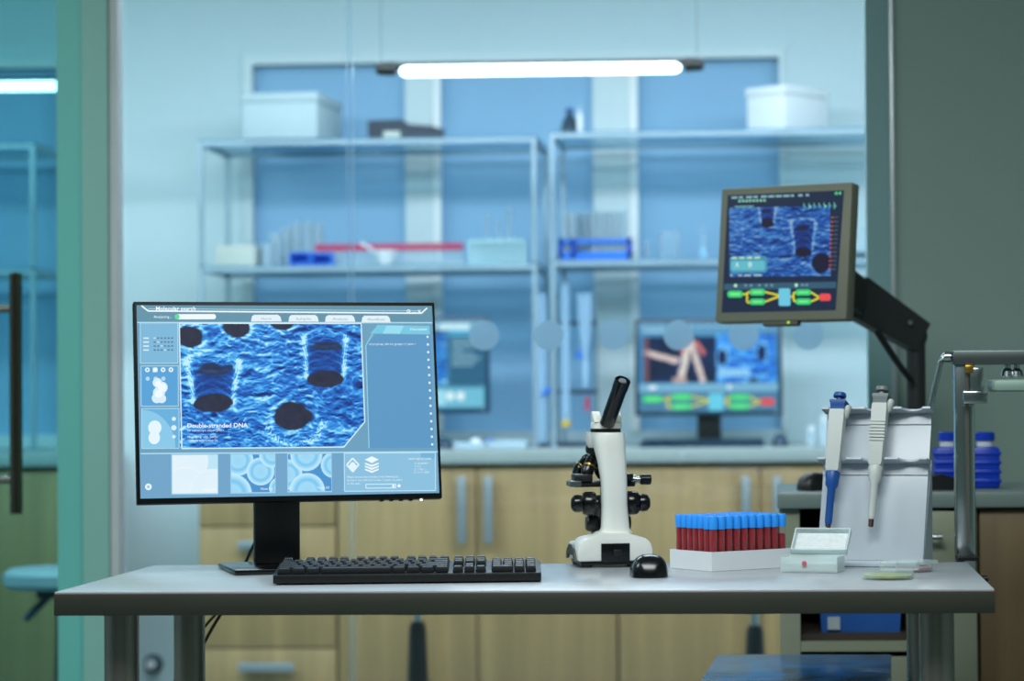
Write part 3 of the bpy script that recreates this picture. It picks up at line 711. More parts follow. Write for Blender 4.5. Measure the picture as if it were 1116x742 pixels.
# flat clear trays on the worktop
for k, (px0, px1, lb) in enumerate(((494, 530, 'clear flat tray on the far worktop nearest the half-hidden lab monitor'), (532, 574, 'clear flat tray with a blue edge on the far worktop beside the shelf post'))):
    Y = 8.9; x0, x1 = hx(px0, Y), hx(px1, Y); w = x1 - x0
    t = thing('plastic_tray', lb, 'tray', ((x0 + x1) / 2, Y, ZTOP + .0005))
    b = MB().bx(-w / 2, w / 2, -.05, .05, 0, .004)
    for a in ((-w / 2, w / 2, -.05, -.047), (-w / 2, w / 2, .047, .05), (-w / 2, -w / 2 + .003, -.047, .047), (w / 2 - .003, w / 2, -.047, .047)): b.bx(a[0], a[1], a[2], a[3], .004, .022 + .006 * k)
    b.build('tray_body', W['milky'], t)
    if k: MB().bx(-w / 2 - .002, -w / 2 + .014, -.052, .052, .0285, .034).build('tray_edge', W['rack_blue'], t)
    else: MB().lathe([(.018, .0045), (.02, .02), (.012, .034), (0, .036)], Matrix.Translation((.02, 0, 0)), 16).build('tray_knob', W['card_white'], t)
# retort stand with burettes and funnels
Yr = 9.08
rs = thing('burette_stand', 'lab stand with glass burettes and a funnel between the two lab monitors', 'stand', (hx(621, Yr), Yr, ZTOP + .0005))
rx = rs.location.x
def rz_(py): return at(621, py, Yr).z - ZTOP
MB().box((hx(631, Yr) - rx, .03, .008), (sz(50, Yr), .16, .016), bev=.003).build('stand_base', W['dark_teal'], rs)
for px in (607, 650): MB().cyl((hx(px, Yr) - rx, .03, .0165), (hx(px, Yr) - rx, .03, rz_(318)), .0045, seg=12).build('stand_rod', W['chrome'], rs)
for py in (352, 427): MB().box((hx(628.5, Yr) - rx, .03, rz_(py)), (sz(43, Yr), .014, .014), bev=.003).build('clamp_bar', W['dark_teal'], rs)
MB().box((hx(637, Yr) - rx, .0, rz_(427)), (sz(16, Yr), .03, .016), bev=.003).build('clamp_jaw', W['navy'], rs)
MB().cyl((hx(616.5, Yr) - rx, 0, rz_(463)), (hx(616.5, Yr) - rx, 0, rz_(305)), sz(4.6, Yr), seg=16).build('burette', W['burette'], rs)
MB().cyl((hx(616.5, Yr) - rx, 0, rz_(465)), (hx(616.5, Yr) - rx, 0, rz_(458)), sz(5, Yr), seg=14).build('burette_tap', W['yellow'], rs)
MB().lathe([(.009, rz_(422)), (.011, rz_(395)), (.007, rz_(392)), (.016, rz_(375)), (.026, rz_(345)), (.028, rz_(320)), (.026, rz_(320))], Matrix.Translation((hx(638, Yr) - rx, 0, 0)), 18).build('funnel', W['burette'], rs)
MB().cyl((hx(640, Yr) - rx, 0, rz_(448)), (hx(640, Yr) - rx, 0, rz_(433)), sz(2.6, Yr), seg=12).build('red_vial', W['red'], rs)
MB().cyl((hx(631, Yr) - rx, -.01, rz_(391)), (hx(631, Yr) - rx, -.01, rz_(383)), sz(2.8, Yr), seg=12).build('stopcock', W['rack_blue'], rs)
o = thing('burette_stand', 'tall glass burette with a blue tap standing beside the shelf post', 'stand', (hx(591, Yr), Yr, ZTOP + .0005))
ox = o.location.x; h1 = at(591, 320, Yr).z - ZTOP
MB().box((.004, 0, .007), (.046, .08, .014), bev=.003).build('stand_base', W['dark_teal'], o)
MB().cyl((0, 0, .0145), (0, 0, h1), sz(5, Yr), seg=16).build('burette', W['burette'], o)
MB().cyl((.005, -.02, rz_(430)), (.03, -.02, rz_(423)), .009, seg=12).build('burette_tap', W['rack_blue'], o)
# bottles by the pipettes
for px, py, r, lb in ((884, 464, 5, 'white plastic bottle on the far worktop beside the lab monitor'), (898, 452, 5, 'taller frosted bottle on the far worktop behind the blue pipette')):
    Y = 9.0; h = at(px, py, Y).z - ZTOP
    t = thing('reagent_bottle', lb, 'bottle', (hx(px, Y), Y, ZTOP + .0005)); r = sz(r, Y)
    MB().lathe([(r, 0), (r, h * .66), (r * .55, h * .78)], None, 16).build('bottle_body', W['milky'], t)
    MB().lathe([(r * .62, h * .785), (r * .62, h)], None, 14).build('bottle_cap', W['card_white'], t)

# ------------------------------------------------------------------ tube lights
def tube_light(pa, pb, label, Y, lit0, lit1, dy=0.0):
    A, B = at(*pa, Y), at(*pb, Y + dy); mid = (A + B) / 2
    t = thing('tube_light', label, 'lamp', mid, 0, 'hanging tube lights in the lab')
    a, b = A - mid, B - mid; up = Vector((0, 0, sz(5.5, Y)))
    MB().cyl(a + up * .8, b + up * .8, sz(4.5, Y), seg=16, bev=.004).build('lamp_housing', W['black_metal'], t)
    for q, dd in ((a, 1), (b, -1)):
        u = (b - a).normalized() * dd
        MB().cyl(q + up * .35, q + up * .35 + u * sz(22, Y), sz(7, Y), sz(8, Y), seg=18, bev=.006).build('end_cap', W['black_metal'], t)
    p, r = a + (b - a) * lit0, a + (b - a) * lit1; L = (r - p).length; rr = sz(6.6, Y)
    MB().axis(p - up * .1, r - up * .1, [(0, 0), (rr * .7, rr * .3), (rr, rr), (rr, L - rr), (rr * .7, L - rr * .3), (0, L)], 18).build('glowing_tube', W['lamp'], t)
    for q in (a + (b - a) * .015, b - (b - a) * .02):
        MB().cyl(q + up, (q.x, q.y, ZC - mid.z), .0008, seg=6).build('suspension_wire', W['black_metal'], t)
tube_light((410, 77), (767, 72), 'hanging cold-white tube light in black fittings over the lab shelves', 8.0, .072, .932)
tube_light((-270, 96), (84, 92), 'hanging cold-white tube light seen through the greenish glass door', 8.0, .06, .95)

# ------------------------------------------------------------------ lab stools
def stool(x, y, zs, label, seatmat, rz=0.0, seat_r=.19, chrome_z=None):
    t = thing('lab_stool', label, 'stool', (x, y, 0), rz, 'lab stools behind the desk')
    MB().lathe([(0, zs - .06), (seat_r * .92, zs - .06), (seat_r, zs - .045), (seat_r, zs - .015), (seat_r * .9, zs), (0, zs)], None, 32).build('seat', seatmat, t)
    MB().box((0, 0, zs - .075), (.16, .14, .028), bev=.004).build('seat_plate', W['black'], t)
    c = chrome_z or zs - .12
    MB().cyl((0, 0, c - .05), (0, 0, zs - .09), .013, seg=16).build('gas_piston', W['chrome'], t)
    MB().lathe([(.036, .09), (.033, .2), (.027, c - .02), (.02, c)], None, 20).build('column_cover', W['black'], t)
    for k in range(5):
        a = 2 * PI * k / 5 + .3
        e = Vector((math.cos(a), math.sin(a), 0))
        MB().loft([[e * d + Vector((-e.y, e.x, 0)) * w + Vector((0, 0, z + dz)) for w, dz in ((-wd, 0), (wd, 0), (wd, hh), (-wd, hh))] for d, z, wd, hh in ((.03, .075, .024, .05), (.16, .07, .02, .035), (.27, .065, .016, .025))]).build('base_spoke', W['chrome'], t)
        cpos = e * .265
        cs = MB().cyl((cpos.x - e.y * .014, cpos.y + e.x * .014, .027), (cpos.x + e.y * .014, cpos.y - e.x * .014, .027), .026, seg=20, bev=.005).build('caster', W['dark_teal'], t)
        MB().cyl((cpos.x, cpos.y, .0545), (cpos.x, cpos.y, .066), .006, seg=10).build('caster_pin', W['chrome'], cs)
    return t
st = stool(hx(70, 8.0), 8.0, at(70, 619, 8.0).z, 'white-seated lab stool behind the glass door and its frame', W['seat_white'], .15)
zs = st.location.z + at(70, 619, 8.0).z
MB().tube(bez((-.03, -.03, zs - .07), (-.05, -.04, zs - .09), (-.09, -.05, zs - .13), (-.115, -.06, zs - .155)), .012).build('adjusting_lever', W['dark_teal'], st)
stool(hx(453.5, 8.0), 8.0, .50, 'lab stool whose black column shows under the desk below the keyboard', W['black'], .4, .17)
stool(hx(820.5, 8.0), 8.0, .50, 'lab stool whose chrome and black column shows below the blood tubes', W['black'], .9, .17, at(820, 681, 8.0).z)

p = at(167.5, 723, YW)
t = thing('door_stop', 'small round door stop low on the lab wall, seen between the left desk legs', 'door stop', (p.x, YW, p.z))
MB().axis((0, 0, 0), (0, -.04, 0), [(.036, 0), (.036, .006), (.030, .012), (.026, .034), (.022, .036)], 24).build('stop_body', W['dark_teal'], t)
MB().axis((0, -.0365, 0), (0, -.06, 0), [(.018, 0), (.019, .006), (.015, .012), (0, .013)], 20).build('stop_buffer', W['card_white'], t)

# ================================================================== DESK
ZD = 0.75
fl, fr_ = atz(57, 645, ZD), atz(1082, 642, ZD); bl, br = atz(169, 616, ZD), atz(1056, 612, ZD)
dx0, dx1 = (fl.x + bl.x) / 2, (fr_.x + br.x) / 2; dy0, dy1 = (fl.y + fr_.y) / 2, (bl.y + br.y) / 2
print('DESK', fl, fr_, bl, br)
desk = thing('desk', 'white desk with a thick dark edge and round steel legs', 'desk', ((dx0 + dx1) / 2, (dy0 + dy1) / 2, 0), math.atan2(fr_.y - fl.y, fr_.x - fl.x) * .5)
hw, hd = (dx1 - dx0) / 2, (dy1 - dy0) / 2; th = .041
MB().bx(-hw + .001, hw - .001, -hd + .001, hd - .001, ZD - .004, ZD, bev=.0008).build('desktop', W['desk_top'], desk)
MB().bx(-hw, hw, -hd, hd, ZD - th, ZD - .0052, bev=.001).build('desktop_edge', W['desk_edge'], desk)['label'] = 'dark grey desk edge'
MB().bx(-hw + .0003, hw - .0003, -hd + .0003, hd - .0003, ZD - .0051, ZD - .0041).build('edge_seam', W['red_line'], desk)['label'] = 'thin reddish seam'
for sx in (-1, 1):
    for sy in (-1, 1):
        x = sx * (hw - .094); y = sy * (hd - .095)
        l = MB().cyl((x, y, .012), (x, y, ZD - th - .006), .0305, seg=32).build('leg', W['steel'], desk)
        MB().cyl((x, y, 0.001), (x, y, .0118), .026, .0305, seg=24).build('foot', W['black'], l)
        MB().cyl((x, y, ZD - th - .0055), (x, y, ZD - th - .0005), .042, seg=24).build('mount_plate', W['steel'], l)

# ------------------------------------------------------------------ large monitor
mp = at(308, 439, 4.94)
mon = thing('monitor', 'large black monitor on the desk showing a blue cell picture', 'monitor', (mp.x, 4.96, ZD + .0005), math.radians(20))
mc = at(321, 437, 4.86)
MW, MH = .585, .388
zr = mc.z - ZD
bp = MB().box((0, -.02, .005), (.235, .235, .010), bev=.003).build('stand_base', W['gloss_black'], mon)
MB().box((-.012, .03, .17), (.089, .022, .32), bev=.004).build('stand_neck', W['black_metal'], mon)
panel = D.objects.new('display_panel', None)   # tilt frame is folded into mesh transforms below
D.objects.remove(panel)
TM = Matrix.Translation((0, -.06, zr)) @ Matrix.Rotation(math.radians(-9), 4, 'X')
def tilted(mb): mb.bm.transform(TM); return mb
tilted(MB().box((0, .012, 0), (MW, .024, MH), bev=.002)).build('monitor_case', mat('matt_black_bezel', (8, 9, 10), .5, spec=.2), mon)
tilted(MB().box((0, .034, -.02), (.3, .03, .2), bev=.008)).build('rear_housing', W['black'], mon)
tilted(MB().box((0, .058, -.02), (.09, .03, .09), bev=.004)).build('stand_joint', W['black'], mon)
for k in range(4):
    tilted(MB().box((MW / 2 - .118 + .019 * k, .010, -MH / 2 - .0015), (.007, .008, .003))).build('menu_button', W['black'], mon)
tilted(MB().box((MW / 2 - .041, .004, -MH / 2 - .0018), (.004, .006, .0034))).build('power_light', W['led'], mon)
SW, SH = MW * 1008 / 1028, MH * 652 / 683
s = Screen(SW, SH, 1010, 650)
def mm(x, y):
    t_ = (x - 22) / 1010; top = 38 + 5 * t_; bot = 690 - 10 * t_; v = (y - top) / (bot - top)
    return ((x - (22 + 11 * v)) / (1007 + 9 * v) * 1010, v * 650)
s.map = mm
WH = (240, 250, 255); LW = (176, 220, 240)
s.poly([(22, 38), (1029, 43), (1049, 680), (33, 690)], (108, 160, 190), 0)
s.poly([(23, 39), (1029, 43), (1032, 98), (24, 96)], (98, 146, 168), 1)
s.poly([(33, 540), (1044, 541), (1048, 679), (35, 688)], (112, 164, 200), 1)
s.line([(38, 40), (60, 58), (964, 68), (992, 68), (1012, 50)], 5, WH, 3)
s.line([(60, 50), (980, 60)], 2, LW, 2)
s.line([(24, 97), (1030, 101)], 4, LW, 2)
s.text(86, 56, 'Molecular search', 132, 13, (250, 253, 255))
s.text(78, 82, 'Analyzing...', 60, 9, (235, 248, 252))
s.rrect(148, 69, 286, 87, 8.5, (240, 248, 248), 2); s.rrect(148, 69, 164, 87, 8, (90, 220, 150), 3)
for k, (x0, x1, lb, y) in enumerate(((404, 508, 'Home', 0), (531, 635, 'Samples', 1), (656, 761, 'Analysis', 2), (782, 884, 'Workflows', 4))):
    s.poly([(x0, 95 + y), (x0 + 3, 78 + y), (x0 + 10, 72 + y), (x1 - 12, 72 + y), (x1 - 4, 79 + y), (x1, 95 + y)], (226, 240, 246), 2)
    w_ = (34, 52, 52, 62)[k]; s.text((x0 + x1) / 2 - w_ / 2, 89 + y, lb, w_, 8, (130, 160, 176))
for k, g in enumerate('\u25a1_x'):
    if k == 0: s.frame(942, 57, 951, 65, 2.4, WH, 3)
    elif k == 1: s.line([(960, 66), (972, 66)], 3, WH, 3)
    else: s.line([(980, 57), (989, 66)], 2.6, WH, 3); s.line([(989, 57), (980, 66)], 2.6, WH, 3)
# left column
for (x0, y0, x1, y1, c) in ((34, 99, 158, 236, (124, 182, 216)), (36, 245, 159, 381, (88, 162, 216)), (38, 389, 161, 523, (104, 176, 220))):
    s.rect(x0, y0, x1, y1, c, 1); s.frame(x0, y0, x1, y1, 2.5, LW, 2)
for j in range(4):
    s.rect(44, 148 + 13.5 * j, 62, 153 + 13.5 * j, (215, 236, 246), 2)
    for i in range(6): s.rect(78 + 11.5 * i, 148 + 13.5 * j, 85 + 11.5 * i, 153 + 13.5 * j, (84, 122, 148) if (i * 7 + j * 5) % 6 else (190, 225, 240), 2)
for i in range(4): s.disc(57 + 26 * i, 258, 8, (226, 244, 252), 2); s.disc(57 + 26 * i, 258, 3, (88, 150, 200), 3)
s.rect(75, 251, 90, 266, (236, 248, 253), 4)
for i in range(3): s.disc(58 + 26 * i, 288, 7, (176, 218, 240), 2)
for cx, cy, r in ((90, 302, 16), (104, 318, 20), (95, 336, 20), (88, 354, 17), (104, 356, 15)): s.disc(cx, cy, r, (214, 238, 250), 3)
for cx, cy, r in ((92, 306, 10), (106, 318, 14), (94, 340, 13)): s.disc(cx, cy, r, (238, 249, 254), 4)
P = [(39, 391)] + [(39 + 110 * math.sin(a), 521 - 128 * math.cos(a)) for a in [k * PI / 20 for k in range(11)]] + [(39, 522)]
s.poly(P, (136, 200, 232), 2)
for cx, cy, r, ry in ((81, 453, 22, 24), (79, 487, 19, 22), (80, 470, 15, 20)): s.disc(cx, cy, r, (228, 245, 253), 3, ry)
for k, r in enumerate((7, 9, 6)): s.disc(144, 424 + 30 * k, r, (216, 238, 248), 3)
# main picture
holes = [('blob', .08, .11, .115, .085), ('blob', .455, .03, .105, .085), ('blob', .82, .0, .10, .055),
         ('cone', .265, .32, .205, .64, .145, .075), ('cone', 1.165, .14, .17, .45, .14, .07), ('rim', .915, .80, .20, .155), ('blob', .905, .755, .15, .115)]
def keep(x, y): return x < 783 + (y - 100) * .022 and not (x - 718) / 74 > (523 - y) / 83 * 1.0
s.patch(164, 101, 792, 523, 320, 215, lambda x, y: pores(x, y, holes), 1, keep)
s.line([(163, 100), (781, 103), (791, 438), (718, 523), (170, 524), (163, 100)], 4, (214, 240, 250), 3)
s.text(189, 454, 'Double-stranded DNA', 202, 14.5, (252, 254, 255))
s.text(189, 467, 'on nanoscopic silicon pillars', 122, 7.5, (228, 242, 250))
s.text(190, 489, 'Magnifying: 100, 7000x', 100, 7.5, (232, 244, 250))
s.text(190, 501, 'Chroma subtraction: 2x', 100, 7.5, (232, 244, 250))
# right panel
s.poly([(797, 178), (832, 141), (1022, 143), (1034, 527), (805, 527)], (92, 152, 196), 1)
s.line([(805, 527), (797, 178), (838, 110), (1020, 114)], 3, (150, 214, 236), 2)
s.poly([(839, 109), (1020, 113), (1021, 141), (812, 137)], (118, 200, 226), 2)
s.poly([(870, 110), (930, 111), (915, 139), (855, 138)], (150, 220, 240), 3)
s.text(952, 127, 'Description', 58, 8, (245, 252, 255), 4)
s.text(808, 177, 'struct group_info init_groups = { .atom =', 164, 7.5, (240, 250, 255))
for k in range(15): s.rect(1009 + 13 * k / 14, 146 + 26.2 * k, 1016 + 13 * k / 14, 153 + 26.2 * k, (232, 246, 252), 3)
s.line([(34, 540), (1045, 541)], 4, (178, 222, 242), 3)
# thumbnails
def cells(seed):
    rs_ = random.Random(seed)
    cs = {1: ((.2, .15, .75), (.35, 1.0, .7), (1.05, .95, .6)), 2: ((.18, .15, .42), (.0, 1.05, .56), (.78, .45, .38), (1.1, .0, .36), (1.3, .9, .3)), 3: ((-.02, .55, .42), (.5, .02, .45), (.52, 1.0, .5), (1.25, .3, .36))}[seed]
    def fn(x, y):
        c = np.zeros(x.shape + (3,)) + np.array((74, 146, 206) if seed != 1 else (188, 228, 246))
        for cx, cy, r in cs:
            q = np.sqrt((x - cx) ** 2 + (y - cy) ** 2) / r
            col = ramp(np.clip(q, 0, 1), [(0, (150, 212, 244)), (.45, (162, 218, 246)), (.62, (120, 196, 240)), (.85, (176, 226, 248)), (1, (206, 240, 252))]) if seed != 1 else ramp(np.clip(q, 0, 1), [(0, (226, 242, 250)), (.9, (222, 240, 250)), (1, (238, 248, 252))])
            m_ = np.clip((1 - q) / .05, 0, 1)[..., None]; c = c * (1 - m_) + col * m_
        return c
    return fn
for k, (x0, x1) in enumerate(((138, 289), (335, 482), (527, 674))):
    s.rect(x0 - 3, 543, x1 + 2, 678 - 2 * k, (158, 208, 234), 2)
    s.patch(x0, 546, x1, 674 - 2 * k, 50, 44, cells(k + 1), 3)
    s.text(x1 - 50, 667 - 2 * k, 'View 0%d' % (k + 1), 42, 8.5, (240, 250, 254) if k else (250, 253, 255), 5)
s.disc(59, 651, 11, (232, 246, 253), 3); s.disc(59, 651, 5, (150, 200, 226), 4)
# info panel
s.rect(719, 544, 1036, 672, (138, 192, 222), 2); s.frame(719, 544, 1036, 672, 3, (190, 228, 244), 3)
s.poly([(985, 545), (1034, 545), (1034, 565), (985, 565)], (116, 178, 214), 3)
s.line([(748, 561), (727, 583), (748, 607), (769, 583), (748, 561)], 4.5, (236, 248, 253), 4)
for cx, cy, r in ((741, 590, 8), (755, 590, 8), (748, 583, 9), (748, 598, 8)): s.disc(cx, cy, r, (226, 243, 251), 5)
for k in range(4):
    y = 566 + 10 * k; s.poly([(790, y), (814, y - 9 if k == 0 else y + 8), (838, y), (838, y + 5), (814, y + 15), (790, y + 5)] if k else [(790, y), (814, y - 11), (838, y), (814, y + 12)], (236, 248, 253), 4)
for k, tx in enumerate(('Please choose your variable in the following list', 'by the + icon and click on the + button to add it', 'to the plots.')):
    s.text(729, 627 + 11 * k, tx, (178, 190, 46)[k], 7, (228, 244, 252))
s.frame(793, 649, 897, 662, 2.5, (226, 243, 250), 4); s.disc(908, 655, 5.5, (236, 248, 253), 4); s.rect(884, 651, 893, 660, (226, 243, 250), 4)
s.text(942, 568, 'DNA OF A REDUCED GENOME', 78, 6.5, (236, 248, 253), 5)
for k, tx in enumerate(('X: 8.000001', 'Y: 0.2', 'Z: 1.002_1', 'R: 0.12_004')): s.text(962, 583 + 10 * k, tx, (48, 22, 40, 52)[k], 6, (222, 240, 250), 4)
o = s.build('screen', screen_mat('large_screen_glow', 1.0), mon)
o.data.transform(TM @ Matrix.Translation((0, -.0006, .0014)))
# cable hanging behind the desk
cb = MB()
bx0 = at(274, 598, 5.05)
cb.tube([(mp.x + .01, 5.035, ZD + .12)] + bez((mp.x - .01, 5.06, ZD + .10), (bx0.x - .01, 5.10, ZD + .06), (bx0.x - .02, 5.165, ZD + .03), (bx0.x - .05, 5.19, ZD - .02)) + bez((bx0.x - .06, 5.20, ZD - .06), (bx0.x - .12, 5.22, .62), (bx0.x - .16, 5.23, .55), (bx0.x - .22, 5.25, .38)), .0035, 8)
cb.tube(bez((bx0.x - .085, 5.205, ZD - .09), (bx0.x - .14, 5.215, .62), (bx0.x - .18, 5.22, .56), (bx0.x - .24, 5.24, .40)), .003, 8)
cable = cb.build('cable', W['black']); tag(cable, 'thin black cables hanging behind the desk from the large monitor', 'cable')

# ------------------------------------------------------------------ keyboard
kl, kr = atz(297.5, 638, ZD), atz(590, 634.5, ZD)
kwid = (kr - kl).length; kdep = .150
kb = thing('keyboard', 'black full-size keyboard in front of the large monitor', 'keyboard', ((kl + kr) / 2), math.atan2(kr.y - kl.y, kr.x - kl.x))
RX = Matrix(((0, 0, 1, 0), (1, 0, 0, 0), (0, 1, 0, 0), (0, 0, 0, 1)))
def ky(z_at): return z_at
MB().prism([(0, .003), (kdep, .003), (kdep, .031), (.006, .0185), (0, .017)], -kwid / 2, kwid / 2, RX, bev=.0015).build('keyboard_case', W['black'], kb)
for sx in (-1, 1):
    for y in (.02, kdep - .02): MB().box((sx * (kwid / 2 - .03), y, .0014), (.03, .012, .0026)).build('rubber_foot', W['black'], kb)
U = kwid / 23.4
def kz(y): return .0185 + (y - .006) / (kdep - .006) * .0125
def key_mesh(w, d=.0185):
    a, b, h = w * U / 2 - .0008, d / 2 - .0006, .0095
    t = MB(); t.loft([[(sx * (a - q), sy * (b - q * .8), z) for sx, sy in ((-1, -1), (1, -1), (1, 1), (-1, 1))] for q, z in ((0, 0), (.0006, .003), (.0026, h * .93), (.0032, h))]); return t
kcache = {}
def key(u, row, w):
    y = .018 + row * .0226 + (.006 if row == 5 else 0)
    if w not in kcache:
        o = key_mesh(w).build('key', W['key'], kb); kcache[w] = o
    else:
        o = kcache[w].copy(); COL.objects.link(o); o.parent = kb
    o.location = (-kwid / 2 + .30 * U + (u + w / 2) * U, y, kz(y) + .0012); o.rotation_euler = (math.atan2(.0125, kdep), 0, 0)
rows = {0: (1.25, 1.25, 1.25, 6.25, 1.25, 1.25, 1.25, 1.25), 1: (2.25,) + (1,) * 10 + (2.75,), 2: (1.75,) + (1,) * 11 + (2.25,), 3: (1.5,) + (1,) * 12 + (1.5,), 4: (1,) * 13 + (2,)}
for r, ws in rows.items():
    u = 0
    for w in ws: key(u, r, w); u += w
for u in [0] + [2 + k for k in range(4)] + [6.5 + k for k in range(4)] + [11 + k for k in range(4)]: key(u, 5, 1)
for u in (15.3, 16.3, 17.3): key(u, 0, 1); key(u, 3, 1); key(u, 4, 1); key(u, 5, 1)
key(16.3, 1, 1)
for u in (18.7, 19.7, 20.7, 21.7): key(u, 4, 1)
for u in (18.7, 19.7, 20.7): key(u, 3, 1); key(u, 2, 1); key(u, 1, 1)
key(18.7, 0, 2); key(20.7, 0, 1); key(21.7, 3, 1); key(21.7, 2, 1); key(21.7, 1, 1); key(21.7, 0, 1)

# ------------------------------------------------------------------ microscope
mb_ = atz(663, 618, ZD)
mi = thing('microscope', 'white microscope with black eyepiece tube and focus knobs, on the desk', 'microscope', (mb_.x, mb_.y + .05, ZD + .0005), math.radians(13))
RYZ = Matrix(((1, 0, 0, 0), (0, 0, -1, 0), (0, 1, 0, 0), (0, 0, 0, 1)))    # poly (x,z) extruded along -y
bp_ = [(-.073, .012), (-.074, .034), (-.070, .047), (-.060, .056), (-.030, .062), (-.026, .068), (.026, .068), (.030, .062), (.060, .056), (.070, .047), (.074, .034), (.073, .012)]
MB().prism(bp_, .066, -.020, RYZ, bev=.004).prism([(-.073, .012), (-.074, .032), (-.068, .044), (-.03, .048), (.03, .048), (.068, .044), (.074, .032), (.073, .012)], -.0205, -.085, RYZ, bev=.004).build('base', W['white'], mi, 40)
MB().box((0, .01, .008), (.132, .135, .0075), bev=.002).build('base_plate', W['black'], mi)
for sx in (-1, 1):
    for y in (-.045, .065): MB().cyl((sx * .054, y, 0.0), (sx * .054, y, .0042), .011, seg=18).build('rubber_foot', W['black'], mi)
# arched black cheek on the side
arch = [(-.06, .012), (-.05, .03), (-.02, .042), (.02, .042), (.05, .03), (.06, .012), (.045, .0125), (.03, .022), (-.03, .022), (-.045, .0125)]
for sx in (-1, 1):
    MB().prism([(y, z) for y, z in arch], -.002, .002, Matrix(((0, 0, 1, sx * .0752), (1, 0, 0, .01), (0, 1, 0, 0), (0, 0, 0, 1)))).build('side_cheek', W['black'], mi)
bpnl = MB().box((0, -.0675, .0285), (.056, .004, .036), bev=.001).build('back_panel', W['gloss_black'], mi)
MB().box((.004, -.0705, .0285), (.016, .003, .012), bev=.0008).build('power_switch', W['black'], bpnl)
# arm: swept white column
def sect(z, xc, yc, wx, dy, n=20, e=3.6):
    R = []
    for k in range(n):
        a = 2 * PI * k / n; c, s_ = math.cos(a), math.sin(a); q = (abs(c) ** e + abs(s_) ** e) ** (-1 / e)
        R.append((xc + wx / 2 * c * q, yc + dy / 2 * s_ * q, z))
    return R
MB().loft([sect(.066, .006, -.028, .064, .062), sect(.075, .006, -.028, .054, .056), (sect(.12, .004, -.034, .049, .048)), sect(.165, .003, -.036, .050, .046), sect(.205, .0, -.03, .055, .052), sect(.235, -.003, -.018, .060, .075), sect(.252, -.004, -.010, .062, .09), sect(.2605, -.004, -.008, .060, .088)]).build('arm', W['white'], mi, 50)
MB().loft([sect(.230, -.016, .045, .040, .05), sect(.245, -.014, .042, .05, .07), sect(.2605, -.010, .042, .056, .07)]).build('arm_head', W['white'], mi, 50)
MB().cyl((-.005, .012, .261), (-.005, .012, .2675), .030, seg=32).build('head_ring', W['black'], mi)
MB().loft([sect(.268, -.005, .004, .060, .060), sect(.279, -.005, .004, .059, .060), sect(.283, -.005, .010, .050, .05), sect(.290, -.004, .012, .040, .04)]).build('head', W['white'], mi, 50)
hb = MB()
for sx in (-1, 1): hb.prism([(-.024, 0), (.022, 0), (.020, .018), (.006, .021), (-.012, .012)], sx * .0205 - .0075, sx * .0205 + .0075, Matrix(((0, 0, 1, -.005), (1, 0, 0, .0), (0, 1, 0, .281), (0, 0, 0, 1))), bev=.0015)
hb.build('head_fork', W['white'], mi)
e0 = Vector((-.009, -.028, .276)); e1 = Vector((.014, -.085, .362))
L = (e1 - e0).length
et = MB().axis(e0, e1, [(.0135, 0), (.0148, .003), (.0148, L * .80), (.0156, L * .805), (.0156, L), (.0135, L + .001), (.0125, L - .003), (0, L - .003)], 32).build('eyepiece_tube', W['gloss_black'], mi)
MB().axis(e0, e1, [(.0085, L - .0028), (.007, L + .0), (0, L + .0008)], 24).build('eyepiece_lens', W['handle'], et)
# nosepiece and objectives
nc = Vector((-.018, .046, .217))
npc = MB().axis(nc + Vector((0, 0, .012)), nc + Vector((-.006, .004, -.01)), [(.020, 0), (.021, .006), (.018, .014), (0, .018)], 28).build('nosepiece', W['black'], mi)
for d in (Vector((-.022, -.022, -.050)), Vector((.012, .03, -.05)), Vector((-.03, .03, -.045))):
    p = nc + Vector((d.x * .45, d.y * .45, -.006)); q = p + d.normalized() * .050
    ob = MB().axis(p, q, [(.009, 0), (.011, .004), (.011, .024), (.0125, .026), (.0125, .034), (.009, .046), (.006, .050), (0, .050)], 24).build('objective', W['gloss_black'], mi)
    MB().axis(p, q, [(.0113, .018), (.0118, .0185), (.0118, .0215), (.0113, .022)], 24).build('colour_ring', W['gold'], ob)
# stage
sg = MB().box((-.008, .062, .158), (.122, .105, .010), bev=.002).build('stage', W['black'], mi)
MB().box((-.050, .03, .171), (.036, .05, .016), bev=.003).build('slide_clip', W['black_metal'], sg)
MB().box((-.066, .02, .160), (.022, .04, .012), bev=.002).build('stage_slide', mat('grey_stage_slide', (96, 104, 108), .3, .6), sg)
MB().box((0, .0, .15), (.03, .05, .06), bev=.002).build('stage_bracket', W['black'], mi)
kx = MB().cyl((.03, .03, .166), (.058, .03, .166), .009, seg=18).cyl((.058, .03, .166), (.066, .03, .166), .006, seg=14).build('stage_shaft', W['chrome'], mi)
MB().cyl((.066, .03, .166), (.088, .03, .166), .0105, seg=20, bev=.002).build('stage_knob', W['gloss_black'], kx)
MB().box((.038, .02, .172), (.02, .04, .014), bev=.002).build('stage_carrier', W['black'], sg)
# focus knobs
for sx in (-1, 1):
    kn = MB().axis((sx * .026, -.012, .122), (sx * .09, -.012, .122), [(.012, 0), (.012, .004), (.021, .0045), (.023, .008), (.023, .024), (.020, .029), (.0, .03)], 28).build('coarse_knob', W['gloss_black'], mi)
    MB().axis((sx * .0565, -.012, .122), (sx * .09, -.012, .122), [(.010, 0), (.016, .001), (.0175, .008), (.016, .016), (.010, .021), (0, .0225)], 24).build('fine_knob', W['gloss_black'], kn)
    MB().axis((sx * .02, .02, .082), (sx * .05, .02, .082), [(.014, 0), (.016, .004), (.016, .020), (.013, .024), (0, .024)], 22).build('lamp_knob', W['black'], mi)
MB().lathe([(.030, .0625), (.030, .085), (.022, .1), (.018, .135), (.0, .135)], Matrix.Translation((0, .055, 0)), 24).build('lamp_house', W['black'], mi)

